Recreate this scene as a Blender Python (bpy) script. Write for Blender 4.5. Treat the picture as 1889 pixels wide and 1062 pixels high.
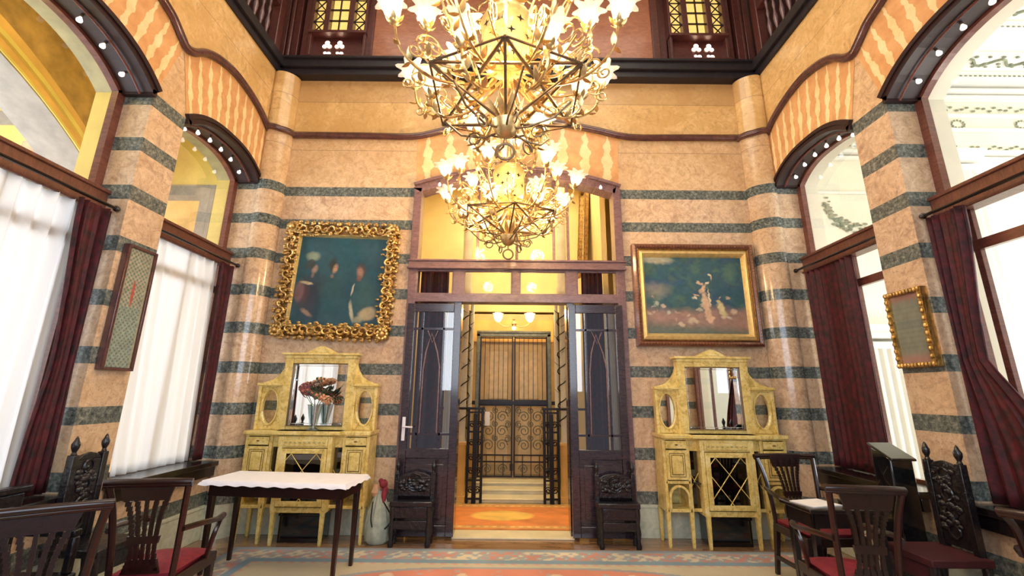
import bpy, bmesh, math, random
import numpy as np
from mathutils import Vector, Matrix
PI=math.pi; R=math.radians; rnd=random.Random(7)
for o in list(bpy.data.objects): bpy.data.objects.remove(o)
SC=bpy.context.scene; COL=SC.collection
# ---------------------------------------------------------------- camera
cam=bpy.data.cameras.new('camera'); co=bpy.data.objects.new('camera',cam); COL.objects.link(co)
cam.sensor_fit='HORIZONTAL'; cam.sensor_width=36; cam.lens=787.5/1889*36; cam.clip_start=.02; cam.clip_end=60
pi_,ya_,ro_=R(13.8),R(-.07),R(.55)
fw=Vector((math.sin(ya_)*math.cos(pi_),math.cos(ya_)*math.cos(pi_),math.sin(pi_)))
r0=Vector((math.cos(ya_),-math.sin(ya_),0)); u0=r0.cross(fw)
rr=r0*math.cos(ro_)+u0*math.sin(ro_); uu=-r0*math.sin(ro_)+u0*math.cos(ro_)
M=Matrix((rr,uu,-fw)).transposed().to_4x4(); M.translation=Vector((0,0,1.5)); co.matrix_world=M
SC.camera=co
# ---------------------------------------------------------------- view, world, area lights
SC.view_settings.view_transform='Standard'; SC.view_settings.look='None'
SC.view_settings.exposure=0.2; SC.view_settings.gamma=1
w=bpy.data.worlds.new('world'); SC.world=w; w.use_nodes=True
w.node_tree.nodes['Background'].inputs[0].default_value=(.75,.82,1,1); w.node_tree.nodes['Background'].inputs[1].default_value=.3
def area(name,loc,target,sx,sy,power,col):
    l=bpy.data.lights.new(name,'AREA'); l.shape='RECTANGLE'; l.size=sx; l.size_y=sy; l.energy=power; l.color=col
    o=bpy.data.objects.new(name,l); COL.objects.link(o); o.location=loc
    o.rotation_euler=(Vector(target)-Vector(loc)).to_track_quat('-Z','Y').to_euler(); return o
def point(name,loc,power,col,rad=.1,parent=None):
    l=bpy.data.lights.new(name,'POINT'); l.energy=power; l.color=col; l.shadow_soft_size=rad
    o=bpy.data.objects.new(name,l); COL.objects.link(o); o.location=loc; o.parent=parent; return o
WARM=(1,.68,.34); DAY=(.93,.96,1)
area('skylight_fill',(0,2.3,7.55),(0,2.3,0),4.6,3.6,135,(1,.93,.78))  # unseen overhead light added for even walls, standing in for dome daylight
area('rear_fill_light',(0,-1.5,2.75),(0,3,2.6),3.7,2.4,135,(.78,.88,1))  # unseen light added behind the camera for frontal fill and glass reflections
area('side_room_daylight_left',(-8.45,2.4,2.6),(-3.5,3.0,2.8),5.0,3.6,560,(.86,.92,1))
area('side_room_fill_left',(-4.6,2.0,5.6),(-5.0,4.6,3.5),1.5,1.5,38,(1,.86,.55))  # unseen area light without a fitting, added to brighten the left room
area('side_room_daylight_right',(8.42,2.6,2.6),(3.5,3.2,3.0),4.4,4.0,330,(.98,.99,1))
area('side_room_fill_right',(6.0,2.6,.6),(5.9,4.2,6),1.5,1.5,70,(1,.95,.82))  # unseen panel low in the right room, added to brighten it from below
area('hall_ceiling_fill',(0,6.4,5.2),(0,6.9,1),2.6,1.4,75,(1,.86,.50))  # unseen area light added under the hall ceiling besides the twin lamp
# ---------------------------------------------------------------- mesh helpers
class MB:
    def __init__(s): s.v=[]; s.f=[]; s.m=[]; s.uv=[]
    def add(s,v,f,mi=0):
        b=len(s.v); s.v+= [tuple(p) for p in v]
        for q in f: s.f.append(tuple(b+i for i in q)); s.m.append(mi)
        return s
    def box(s,x0,x1,y0,y1,z0,z1,mi=0,mat=None):
        v=[(x0,y0,z0),(x1,y0,z0),(x1,y1,z0),(x0,y1,z0),(x0,y0,z1),(x1,y0,z1),(x1,y1,z1),(x0,y1,z1)]
        if mat is not None: v=[mat@Vector(p) for p in v]
        return s.add(v,[(0,3,2,1),(4,5,6,7),(0,1,5,4),(1,2,6,5),(2,3,7,6),(3,0,4,7)],mi)
    def quad(s,a,b,c,d,mi=0): return s.add([a,b,c,d],[(0,1,2,3)],mi)
    def tube(s,pts,r,n=8,closed=False,mi=0,cap=True):
        pts=[Vector(p) for p in pts]; N=len(pts)
        rs=r if isinstance(r,(list,tuple)) else [r]*N
        T=[]
        for i in range(N):
            a=pts[(i-1)%N] if (closed or i>0) else pts[i]; b=pts[(i+1)%N] if (closed or i<N-1) else pts[i]
            t=(b-a); T.append(t.normalized() if t.length>1e-9 else Vector((0,0,1)))
        up=Vector((0,0,1)) if abs(T[0].z)<.9 else Vector((1,0,0))
        nrm=(up-T[0]*up.dot(T[0])).normalized(); V=[]
        for i in range(N):
            nrm=(nrm-T[i]*nrm.dot(T[i]))
            nrm=nrm.normalized() if nrm.length>1e-6 else Vector((1,0,0))
            bn=T[i].cross(nrm)
            for k in range(n):
                a=2*PI*k/n; V.append(pts[i]+(nrm*math.cos(a)+bn*math.sin(a))*rs[i])
        F=[]
        for i in range(N if closed else N-1):
            j=(i+1)%N
            for k in range(n): F.append((i*n+k,i*n+(k+1)%n,j*n+(k+1)%n,j*n+k))
        if cap and not closed: F+= [tuple(range(n-1,-1,-1)),tuple((N-1)*n+k for k in range(n))]
        return s.add(V,F,mi)
    def lathe(s,prof,c=(0,0,0),n=20,lobes=0,amp=0,mat=None,mi=0,a0=0,a1=2*PI):
        V=[];full=abs(a1-a0-2*PI)<1e-6; m=n if full else n+1
        for i,(r,z) in enumerate(prof):
            for k in range(m):
                a=a0+(a1-a0)*k/n; q=r*(1+(amp*(i/(len(prof)-1))**1.5*math.cos(lobes*a) if lobes else 0))
                p=Vector((q*math.cos(a),q*math.sin(a),z))
                V.append((mat@p if mat is not None else p)+Vector(c))
        F=[]
        for i in range(len(prof)-1):
            for k in range(n):
                k2=(k+1)%m if full else k+1
                F.append((i*m+k,i*m+k2,(i+1)*m+k2,(i+1)*m+k))
        if full and prof[0][0]>1e-4: F.append(tuple(range(m-1,-1,-1)))
        if full and prof[-1][0]>1e-4 and not lobes: F.append(tuple((len(prof)-1)*m+k for k in range(m)))
        return s.add(V,F,mi)
    def prism(s,poly,fn,d0,d1,mi=0):
        """poly: list of (a,b); fn(a,b,d)->xyz"""
        n=len(poly); V=[fn(a,b,d0) for a,b in poly]+[fn(a,b,d1) for a,b in poly]
        F=[tuple(range(n-1,-1,-1)),tuple(range(n,2*n))]+[(i,(i+1)%n,n+(i+1)%n,n+i) for i in range(n)]
        return s.add(V,F,mi)
    def sweep(s,path,w,fn,d0,d1,mi=0):
        """flat bar of width w following 2-D path, from depth d0 to d1"""
        L=[];Rr=[];N=len(path)
        for i in range(N):
            a=path[max(i-1,0)]; b=path[min(i+1,N-1)]; dx,dy=b[0]-a[0],b[1]-a[1]; l=math.hypot(dx,dy) or 1
            nx,ny=-dy/l*w/2,dx/l*w/2; L.append((path[i][0]+nx,path[i][1]+ny)); Rr.append((path[i][0]-nx,path[i][1]-ny))
        for i in range(N-1): s.prism([L[i],L[i+1],Rr[i+1],Rr[i]],fn,d0,d1,mi)
        return s
    def sphere(s,c,r,n=10,sc=(1,1,1),mi=0):
        prof=[(max(math.sin(PI*i/n),1e-5)*r,-math.cos(PI*i/n)*r) for i in range(n+1)]
        return s.lathe(prof,c,n=max(n,6),mat=Matrix.Diagonal(Vector(sc)),mi=mi)
    def grid(s,P,mi=0):
        h=len(P);w_=len(P[0]); V=[p for row in P for p in row]
        return s.add(V,[(i*w_+j,i*w_+j+1,(i+1)*w_+j+1,(i+1)*w_+j) for i in range(h-1) for j in range(w_-1)],mi)
    def build(s,name,mats,parent=None,bevel=0,smooth=True,solid=0,recalc=True):
        me=bpy.data.meshes.new(name); me.from_pydata(s.v,[],s.f); me.update()
        if not isinstance(mats,(list,tuple)): mats=[mats]
        for m in mats: me.materials.append(m)
        me.polygons.foreach_set('material_index',s.m)
        if recalc:
            b=bmesh.new(); b.from_mesh(me); bmesh.ops.recalc_face_normals(b,faces=b.faces); b.to_mesh(me); b.free()
        if smooth:
            me.polygons.foreach_set('use_smooth',[True]*len(me.polygons)); me.set_sharp_from_angle(angle=R(38))
        o=bpy.data.objects.new(name,me); COL.objects.link(o); o.parent=parent
        if solid: md=o.modifiers.new('solid','SOLIDIFY'); md.thickness=solid; md.offset=0
        if bevel: md=o.modifiers.new('bevel','BEVEL'); md.width=bevel; md.segments=2; md.limit_method='ANGLE'; md.angle_limit=R(40)
        return o
def thing(name,label,cat,loc=(0,0,0),rz=0,group=None):
    o=bpy.data.objects.new(name,None); COL.objects.link(o); o.location=loc; o.rotation_euler=(0,0,rz); o.empty_display_size=.1
    return tag(o,label,cat,group)
def tag(o,label,cat,group=None):
    o['label']=label; o['category']=cat
    if group: o['group']=group
    return o
def struct(o): o['kind']='structure'; return o
def copy_tree(o,parent=None,loc=None,rz=None,label=None):
    c=o.copy(); COL.objects.link(c); c.parent=parent
    if loc is not None: c.location=loc
    if rz is not None: c.rotation_euler=(0,0,rz)
    if label: c['label']=label
    for ch in [x for x in list(bpy.data.objects) if x.parent==o]: copy_tree(ch,c)
    return c
def sub(a,b,n): return [a+(b-a)*i/n for i in range(n+1)]
def smooth_path(P,n=6):
    """Catmull-Rom"""
    P=[Vector(p) for p in P]; out=[]
    for i in range(len(P)-1):
        p0=P[max(i-1,0)];p1=P[i];p2=P[i+1];p3=P[min(i+2,len(P)-1)]
        for k in range(n):
            t=k/n; out.append(.5*((2*p1)+(p2-p0)*t+(2*p0-5*p1+4*p2-p3)*t*t+(3*p1-p0-3*p2+p3)*t**3))
    out.append(P[-1]); return out
# ---------------------------------------------------------------- materials
class NT:
    def __init__(s,name):
        s.m=bpy.data.materials.new(name); s.m.use_nodes=True; s.t=s.m.node_tree; s.b=s.t.nodes['Principled BSDF']; s.out=s.t.nodes['Material Output']
        s.tc=None
    def n(s,ty,**k):
        x=s.t.nodes.new(ty)
        for a,b in k.items(): setattr(x,a,b)
        return x
    def l(s,a,b): s.t.links.new(a,b)
    def obj(s,sc=(1,1,1)):
        if not s.tc: s.tc=s.n('ShaderNodeTexCoord')
        if sc==(1,1,1): return s.tc.outputs['Object']
        mp=s.n('ShaderNodeMapping'); mp.inputs['Scale'].default_value=sc; s.l(s.tc.outputs['Object'],mp.inputs[0]); return mp.outputs[0]
    def noise(s,scale,detail=4,rough=.55,vec=None,dist=0):
        x=s.n('ShaderNodeTexNoise'); x.inputs['Scale'].default_value=scale; x.inputs['Detail'].default_value=detail
        x.inputs['Roughness'].default_value=rough; x.inputs['Distortion'].default_value=dist
        s.l(vec if vec is not None else s.obj(),x.inputs['Vector']); return x.outputs['Fac']
    def ramp(s,fac,stops,interp='LINEAR'):
        x=s.n('ShaderNodeValToRGB'); x.color_ramp.interpolation=interp; e=x.color_ramp.elements
        while len(e)<len(stops): e.new(.5)
        for i,(p,c) in enumerate(stops): e[i].position=p; e[i].color=(*c,1) if len(c)==3 else c
        s.l(fac,x.inputs[0]); return x.outputs[0]
    def math(s,op,a,b=None,c=None):
        x=s.n('ShaderNodeMath',operation=op)
        for i,q in enumerate((a,b,c)):
            if q is None: continue
            if isinstance(q,(int,float)): x.inputs[i].default_value=q
            else: s.l(q,x.inputs[i])
        return x.outputs[0]
    def mix(s,f,a,b,mode='MIX'):
        x=s.n('ShaderNodeMix',data_type='RGBA',blend_type=mode)
        for i,q in zip((0,6,7),(f,a,b)):
            if isinstance(q,(int,float)): x.inputs[i].default_value=q
            elif isinstance(q,tuple): x.inputs[i].default_value=(*q,1) if len(q)==3 else q
            else: s.l(q,x.inputs[i])
        return x.outputs[2]
    def xyz(s,v):
        x=s.n('ShaderNodeSeparateXYZ'); s.l(v,x.inputs[0]); return x.outputs
    def base(s,c):
        if isinstance(c,tuple): s.b.inputs['Base Color'].default_value=(*c,1)
        else: s.l(c,s.b.inputs['Base Color'])
    def set(s,**k):
        for a,b in k.items(): s.b.inputs[a.replace('_',' ')].default_value=b
        return s
    def bump(s,fac,st=.3,d=.01):
        x=s.n('ShaderNodeBump'); x.inputs['Strength'].default_value=st; x.inputs['Distance'].default_value=d; s.l(fac,x.inputs['Height']); s.l(x.outputs[0],s.b.inputs['Normal'])
def plain(name,c,rough=.5,metal=0,vary=.15,scale=12,bump=0,bscale=40,coat=0,spec=None):
    t=NT(name); f=t.noise(scale,4)
    d=tuple(max(0,x*(1-vary)) for x in c); u=tuple(min(1,x*(1+vary)) for x in c)
    t.base(t.ramp(f,[(.3,d),(.7,u)])); t.set(Roughness=rough,Metallic=metal,Coat_Weight=coat)
    if spec is not None: t.b.inputs['Specular IOR Level'].default_value=spec
    if bump: t.bump(t.noise(bscale,3),bump)
    return t.m
def emis(name,c,st,base=(1,1,1)):
    t=NT(name); t.base(base); t.b.inputs['Emission Color'].default_value=(*c,1); t.b.inputs['Emission Strength'].default_value=st; return t.m
def vcol(name,rough=.5,coat=0,bump=.1):
    t=NT(name); a=t.n('ShaderNodeAttribute'); a.attribute_name='Col'; t.l(a.outputs['Color'],t.b.inputs['Base Color']); t.set(Roughness=rough,Coat_Weight=coat)
    if bump: t.bump(t.noise(150,3),bump,.003)
    return t.m
MT={}
BT=4.084; BP=.4529; BH=.13
def marble(name,gloss=.3):
    t=NT(name); z=t.xyz(t.obj())[2]
    n1=t.noise(1.6,6,.6,dist=.8); n2=t.noise(9,8,.7,dist=1.5); n3=t.noise(34,5,.7); vo=t.n('ShaderNodeTexVoronoi'); vo.inputs['Scale'].default_value=26; t.l(t.obj(),vo.inputs['Vector'])
    tan=t.ramp(n2,[(.30,(.34,.215,.14)),(.48,(.60,.43,.28)),(.70,(.80,.64,.46))])
    tan=t.mix(t.ramp(n1,[(.35,(0,0,0)),(.7,(.55,.55,.55))]),tan,(.66,.45,.25)); tan=t.mix(t.ramp(t.noise(3.5,7,.75,dist=2.2),[(.52,(0,0,0)),(.66,(.7,.7,.7))]),tan,(.36,.22,.14))
    tan=t.mix(t.ramp(n3,[(.54,(0,0,0)),(.70,(.5,.5,.5))]),tan,(.30,.17,.12))
    brown=t.math('MULTIPLY',t.math('LESS_THAN',t.noise(40,5,.7),.39),.45)
    tan=t.mix(brown,tan,(.20,.10,.07))
    grn=t.ramp(n3,[(.34,(.018,.032,.034)),(.52,(.11,.13,.12)),(.70,(.33,.34,.29))])
    grn=t.mix(t.math('MULTIPLY',t.math('GREATER_THAN',t.noise(80,2),.6),.5),grn,(.26,.27,.21))
    k=t.math('DIVIDE',t.math('SUBTRACT',BT,z),BP); fr=t.math('FRACT',k)
    inb=t.math('LESS_THAN',fr,BH/BP); top=t.math('LESS_THAN',z,BT); bot=t.math('GREATER_THAN',z,BT-8*BP-BH-.002)
    band=t.math('MULTIPLY',t.math('MULTIPLY',inb,top),bot)
    # thin joints at the edges of each course
    up=t.ramp(n2,[(.25,(.50,.29,.10)),(.5,(.70,.46,.19)),(.8,(.88,.66,.34))])
    up=t.mix(t.ramp(n1,[(.42,(0,0,0)),(.60,(.75,.75,.75))]),up,(.58,.35,.12)); up=t.mix(t.ramp(t.noise(4.5,7,.75,dist=2),[(.54,(0,0,0)),(.66,(.6,.6,.6))]),up,(.38,.22,.09))
    tan=t.mix(t.math('GREATER_THAN',z,BT),tan,t.mix(.35,tan,up))
    c=t.mix(t.math('GREATER_THAN',z,4.80),tan,up)
    c=t.mix(band,c,grn)
    basec=t.ramp(n2,[(.3,(.42,.46,.36)),(.7,(.68,.69,.55))])
    c=t.mix(t.math('LESS_THAN',z,.331),c,basec)
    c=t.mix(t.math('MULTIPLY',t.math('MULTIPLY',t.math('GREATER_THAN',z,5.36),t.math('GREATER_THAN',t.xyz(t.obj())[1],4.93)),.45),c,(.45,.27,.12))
    for jz in (5.36,4.62,.331):
        j=t.math('LESS_THAN',t.math('ABSOLUTE',t.math('SUBTRACT',z,jz)),.004); c=t.mix(t.math('MULTIPLY',j,.5),c,(.12,.07,.04))
    t.base(c); t.set(Roughness=gloss,Coat_Weight=.25,Coat_Roughness=.12); return t.m
MT['marble']=marble('banded_marble',.42); MT['marble_col']=marble('polished_banded_marble',.16)
def flame():
    t=NT('flame_inlay'); uv=t.n('ShaderNodeUVMap'); uv.uv_map='UVMap'; u,v,_=t.xyz(uv.outputs[0])
    mp=t.n('ShaderNodeCombineXYZ'); t.l(t.math('MULTIPLY',u,1.1),mp.inputs[0]); t.l(t.math('MULTIPLY',v,4.2),mp.inputs[1])
    nz=t.noise(2.6,2,.5,vec=mp.outputs[0])
    ww=t.math('SINE',t.math('ADD',t.math('MULTIPLY',v,21.0),t.math('MULTIPLY',t.math('FLOOR',u),2.1)))
    ph=t.math('ADD',t.math('FRACT',u),t.math('MULTIPLY',t.math('SUBTRACT',nz,.5),.26))
    # symmetrical spindle: distance from the centre of each tongue against a wavy width
    d=t.math('ABSOLUTE',t.math('SUBTRACT',ph,.5))
    wd=t.math('ADD',.19,t.math('MULTIPLY',ww,.055))
    wd=t.math('MULTIPLY',wd,t.math('SUBTRACT',1.12,t.math('MULTIPLY',t.math('POWER',t.math('ABSOLUTE',t.math('SUBTRACT',v,.45)),1.6),2.4)))
    f=t.math('LESS_THAN',d,wd); n2=t.noise(7,5,.6)
    lt=t.ramp(n2,[(.3,(.80,.58,.27)),(.7,(.93,.76,.44))]); dk=t.ramp(n2,[(.3,(.60,.29,.11)),(.7,(.76,.44,.19))])
    t.base(t.mix(f,dk,lt)); t.set(Roughness=.4,Coat_Weight=.25,Coat_Roughness=.15); return t.m
MT['flame']=flame()
def wood(name,a,b,rough=.3,coat=.4,scale=(1,1,1),gs=3):
    t=NT(name); v=t.obj(scale); n=t.noise(gs,5,.6,vec=v,dist=1.2)
    t.base(t.ramp(n,[(.3,a),(.7,b)])); t.set(Roughness=rough,Coat_Weight=coat,Coat_Roughness=.1); return t.m
MT['mahog']=wood('mahogany',(.085,.022,.016),(.20,.065,.042),.32,.5,(3,3,14))
MT['mahogh']=wood('mahogany_beam',(.085,.026,.016),(.18,.062,.036),.42,.3,(3,14,3))
MT['darkwood']=wood('dark_wood',(.003,.002,.003),(.012,.008,.009),.25,.5,(6,6,20))
MT['chairwood']=wood('chair_mahogany',(.005,.0015,.0015),(.028,.007,.005),.3,.25,(8,8,22))
MT['door']=wood('door_wood',(.016,.011,.018),(.05,.032,.042),.22,.7,(4,4,16))
MT['frame']=wood('door_frame_wood',(.12,.065,.072),(.24,.145,.15),.3,.5,(4,4,10))
MT['rail']=wood('rail_wood',(.06,.022,.02),(.12,.045,.038),.25,.5,(4,4,4))
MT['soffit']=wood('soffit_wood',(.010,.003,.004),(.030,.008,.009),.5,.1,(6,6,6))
MT['gallery']=wood('gallery_wood',(.06,.016,.016),(.13,.036,.03),.4,.3,(4,4,8))
MT['beam']=wood('gallery_beam',(.006,.005,.008),(.02,.014,.02),.55,.05,(4,4,4))
MT['panelglare']=wood('gallery_panel_glare',(.30,.105,.06),(.46,.19,.10),.4,.3,(2,2,5))  # salmon tone puts the chandelier glare into the panel colour
MT['floor']=wood('floor_boards',(.17,.085,.04),(.34,.19,.09),.22,.5,(1,9,1),2.2)
MT['yellow']=plain('yellow_paint',(.70,.55,.15),.6,vary=.12,scale=3)
MT['pilaster']=plain('grey_cream_column',(.60,.55,.42),.5,vary=.15,scale=4)
MT['hallyellow']=plain('hall_paint',(.80,.63,.30),.5,vary=.1,scale=2)
MT['orange']=plain('orange_paint',(.72,.43,.13),.6,vary=.18,scale=2.5)
MT['pink']=plain('pink_marble_panel',(.60,.33,.20),.5,vary=.3,scale=5)
MT['grey']=plain('grey_paint',(.27,.24,.20),.6,vary=.2,scale=6)
MT['olive']=plain('olive_paint',(.42,.38,.18),.6,vary=.2,scale=6)
MT['cream']=plain('cream_plaster',(.80,.77,.62),.6,vary=.05,scale=3)
MT['white']=plain('white_plaster',(.84,.83,.76),.6,vary=.04,scale=3)
MT['garland']=plain('garland_green',(.22,.25,.17),.7,vary=.35,scale=20)
MT['marblewhite']=plain('white_marble',(.80,.80,.86),.18,vary=.07,scale=5,coat=.4)
MT['step']=plain('step_marble',(.74,.66,.46),.35,vary=.12,scale=4)
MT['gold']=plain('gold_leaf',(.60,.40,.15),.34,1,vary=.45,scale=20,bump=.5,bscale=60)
MT['golddark']=plain('dark_gilt_bronze',(.28,.15,.05),.45,.8,vary=.5,scale=30,bump=.5,bscale=60)  # darker gilt for frame grounds, mouldings and beading
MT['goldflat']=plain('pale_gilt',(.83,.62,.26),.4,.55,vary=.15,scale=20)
MT['brass']=plain('brass_iron',(.66,.48,.22),.35,.9,vary=.3,scale=25)
MT['brassdark']=plain('bronze_rod',(.17,.12,.07),.45,.7,vary=.3,scale=25)
MT['iron']=plain('wrought_iron',(.016,.014,.018),.4,.5,vary=.4,scale=20)
MT['irongrey']=plain('grey_iron',(.14,.15,.12),.45,.6,vary=.3,scale=20)
def cream_gilt():
    t=NT('cream_gilt_cabinet_paint'); n=t.noise(11,5,.65,dist=1); n2=t.noise(45,3)
    c=t.ramp(n,[(.25,(.46,.30,.06)),(.5,(.78,.60,.19)),(.8,(.93,.83,.44))]); c=t.mix(t.math('MULTIPLY',t.math('GREATER_THAN',n2,.63),.5),c,(.30,.16,.04))
    t.base(c); t.set(Roughness=.38,Metallic=.15,Coat_Weight=.3); return t.m
MT['cab']=cream_gilt(); MT['cabline']=plain('cabinet_brown_line',(.16,.09,.02),.5)
MT['cabdark']=plain('cabinet_dark_interior',(.025,.018,.012),.5)
MT['cabpanel']=plain('cabinet_cane_panel',(.50,.42,.17),.5,vary=.3,scale=30)
def velvet():
    t=NT('red_velvet'); n=t.noise(18,4); t.base(t.ramp(n,[(.3,(.010,.001,.002)),(.7,(.095,.004,.010))])); t.set(Roughness=.7,Sheen_Weight=.0,Sheen_Roughness=.4)
    t.b.inputs['Sheen Tint'].default_value=(.8,.15,.15,1); return t.m
MT['velvet']=velvet(); MT['seat']=plain('red_seat_velvet',(.19,.007,.022),.6,vary=.25,scale=30)
def sheer():
    t=NT('sheer_curtain_cloth'); d=t.n('ShaderNodeBsdfDiffuse'); d.inputs[0].default_value=(.84,.84,.84,1); tr=t.n('ShaderNodeBsdfTranslucent'); tr.inputs[0].default_value=(.90,.90,.90,1)
    m=t.n('ShaderNodeMixShader'); m.inputs[0].default_value=.62; t.l(d.outputs[0],m.inputs[1]); t.l(tr.outputs[0],m.inputs[2]); t.l(m.outputs[0],t.out.inputs[0]); return t.m
MT['sheer']=sheer()
def glass(name,tint=(1,1,1),refl=.12):
    t=NT(name); g=t.n('ShaderNodeBsdfGlossy'); g.inputs['Roughness'].default_value=.02; tr=t.n('ShaderNodeBsdfTransparent'); tr.inputs[0].default_value=(*tint,1)
    lw=t.n('ShaderNodeLayerWeight'); lw.inputs[0].default_value=.25; f=t.math('ADD',t.math('MULTIPLY',lw.outputs['Fresnel'],.22),refl)
    m=t.n('ShaderNodeMixShader'); t.l(f,m.inputs[0]); t.l(tr.outputs[0],m.inputs[1]); t.l(g.outputs[0],m.inputs[2]); t.l(m.outputs[0],t.out.inputs[0]); return t.m
MT['glass']=glass('window_glass',(1,1,1),.02); MT['doorglass']=glass('door_glass',(.78,.82,.84),.16); MT['dimglass']=glass('cabinet_glass',(.35,.32,.28),.12)
MT['crystal']=glass('crystal_glass',(.80,.90,.92),.25)
t_=NT('mirror_glass'); t_.base((.86,.88,.88)); t_.set(Metallic=1,Roughness=.015); MT['mirror']=t_.m
def shade():
    t=NT('flower_shade_glass'); t.base((.95,.88,.82)); t.set(Roughness=.25,Transmission_Weight=0.0)
    tr=t.n('ShaderNodeBsdfTranslucent'); tr.inputs[0].default_value=(1,.86,.74,1); tp=t.n('ShaderNodeBsdfTransparent')
    m=t.n('ShaderNodeMixShader'); m.inputs[0].default_value=.45; t.l(t.b.outputs[0],m.inputs[1]); t.l(tr.outputs[0],m.inputs[2])
    m2=t.n('ShaderNodeMixShader'); m2.inputs[0].default_value=.25; t.l(m.outputs[0],m2.inputs[1]); t.l(tp.outputs[0],m2.inputs[2]); t.l(m2.outputs[0],t.out.inputs[0])
    t.b.inputs['Emission Color'].default_value=(1,.78,.5,1); t.b.inputs['Emission Strength'].default_value=.30; return t.m
MT['shade']=shade(); MT['bulb']=emis('lit_bulb',(1,.80,.50),28); MT['smallbulb']=emis('small_lit_bulb',(1,.90,.84),1.0,(.9,.9,.9))
MT['litpane']=emis('lit_window_pane',(1,.66,.18),.75,(.8,.6,.2)); MT['trefoilglow']=emis('trefoil_glow',(1,.72,.5),1.1)
MT['fabricbag']=plain('sack_cloth',(.36,.40,.33),.85,vary=.25,scale=14,bump=.3,bscale=90)
MT['black']=plain('black_lacquer',(.003,.003,.005),.12,coat=.7)
MT['carved']=plain('carved_dark_oak',(.0065,.005,.008),.28,vary=.6,scale=18,bump=.9,bscale=28,coat=.3)
MT['paint']=vcol('oil_paint',.35,.3,.25); MT['wool']=vcol('woven_wool',.95,0,.6)
MT['paper']=plain('white_paper',(.85,.85,.9),.6,vary=.03)
# colour-grid canvases
def cgrid(name,fn_pos,nx,ny,color,mat,parent=None):
    us=np.linspace(0,1,nx);vs=np.linspace(0,1,ny); U,V=np.meshgrid(us,vs)
    P=[fn_pos(u,v) for v in vs for u in us]
    F=[(j*nx+i,j*nx+i+1,(j+1)*nx+i+1,(j+1)*nx+i) for j in range(ny-1) for i in range(nx-1)]
    me=bpy.data.meshes.new(name); me.from_pydata(P,[],F); me.update()
    C=color(U,V); C=np.concatenate([np.clip(C,0,1).reshape(-1,3),np.ones((nx*ny,1))],1).astype(np.float32)
    a=me.color_attributes.new('Col','FLOAT_COLOR','POINT'); a.data.foreach_set('color',C.ravel()); me.materials.append(mat)
    o=bpy.data.objects.new(name,me); COL.objects.link(o); o.parent=parent; return o
RS=np.random.RandomState(3)
def vnoise(U,V,s,seed=0):
    g=np.random.RandomState(seed).rand(64,64); x=(U*s)%63; y=(V*s)%63; i=x.astype(int); j=y.astype(int); fx=x-i; fy=y-j
    fx=fx*fx*(3-2*fx); fy=fy*fy*(3-2*fy)
    return (g[j,i]*(1-fx)+g[j,i+1]*fx)*(1-fy)+(g[j+1,i]*(1-fx)+g[j+1,i+1]*fx)*fy
def fbm(U,V,s,seed=0): return sum(vnoise(U,V,s*2**k,seed+k)/2**(k+1) for k in range(4))
def blend(C,mask,c): return C*(1-mask[...,None])+np.array(c)*mask[...,None]
def ell(U,V,cx,cy,rx,ry,rot=0,soft=.15):
    a=R(rot); dx=U-cx; dy=V-cy; x=(dx*math.cos(a)+dy*math.sin(a))/rx; y=(-dx*math.sin(a)+dy*math.cos(a))/ry
    return np.clip((1-np.sqrt(x*x+y*y))/soft,0,1)
# ================================================================ THE SETTING
WL,WR=3.225,3.316; YB=5.1; ZT=5.70
def arch_pts(y0,y1,rise,n,N=28,base=BT,e=0):
    c=(y0+y1)/2; h=(y1-y0)/2
    return [(c+h*s,base+rise*(1-abs(s)**n)+e) for s in [math.sin(-PI/2+PI*i/N) for i in range(N+1)]]
WIN=[(3.68,4.92,.20,2.6),(1.3,3.3,.30,3.2),(-.32,.92,.20,2.6)]
RAIL_FAR=[(4.92,4.80),(4.74,4.91),(4.49,4.995),(4.17,5.03),(3.90,4.98),(3.72,4.89),(3.59,4.775),(3.49,4.74),(3.405,4.79),(3.28,4.885),(3.14,4.94),(2.95,5.01),(2.65,5.07),(2.3,5.09)]
RAIL=RAIL_FAR+[(4.6-y,z) for y,z in RAIL_FAR[-2::-1]]
def rail_z(y):
    for (a,za),(b,zb) in zip(RAIL,RAIL[1:]):
        if b<=y<=a: return zb+(za-zb)*(y-b)/(a-b)
    return RAIL[0][1]
def flame_grid(name,inner,outer,fn,tongues):
    n=len(inner)-1; K=6; mb=MB(); 
    P=[[fn(*(Vector(inner[i]).lerp(Vector(outer[i]),j/K))) for i in range(n+1)] for j in range(K+1)]
    mb.grid(P); o=mb.build(name,MT['flame'],recalc=False)
    L=[0]
    for i in range(n): L.append(L[-1]+(Vector(inner[i+1])-Vector(inner[i])).length)
    uvl=o.data.uv_layers.new(name='UVMap'); 
    for p in o.data.polygons:
        for li,vi in zip(p.loop_indices,p.vertices):
            j,i=divmod(vi,n+1); uvl.data[li].uv=(L[i]/L[-1]*tongues,j/K)
    return struct(o)
bulb_mesh=None
ORD=['lowest','second','third','fourth','fifth','sixth','seventh','eighth','ninth']
def light_bulb(loc,axis,label,group):
    global bulb_mesh
    if bulb_mesh is None:
        mb=MB(); mb.lathe([(.009,0),(.011,-.010),(.010,-.026)],n=10,mi=0)
        mb.lathe([(.008,-.024),(.011,-.034),(.018,-.048),(.021,-.058),(.018,-.070),(.008,-.077),(1e-4,-.078)],n=12,mi=1)
        o=mb.build('light_bulb',[MT['brassdark'],MT['smallbulb']]); bulb_mesh=o.data
    else: o=bpy.data.objects.new('light_bulb',bulb_mesh); COL.objects.link(o)
    o.location=loc; o.rotation_euler=Vector(axis).to_track_quat('Z','Y').to_euler()
    return tag(o,label,'light bulb',group)
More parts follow.
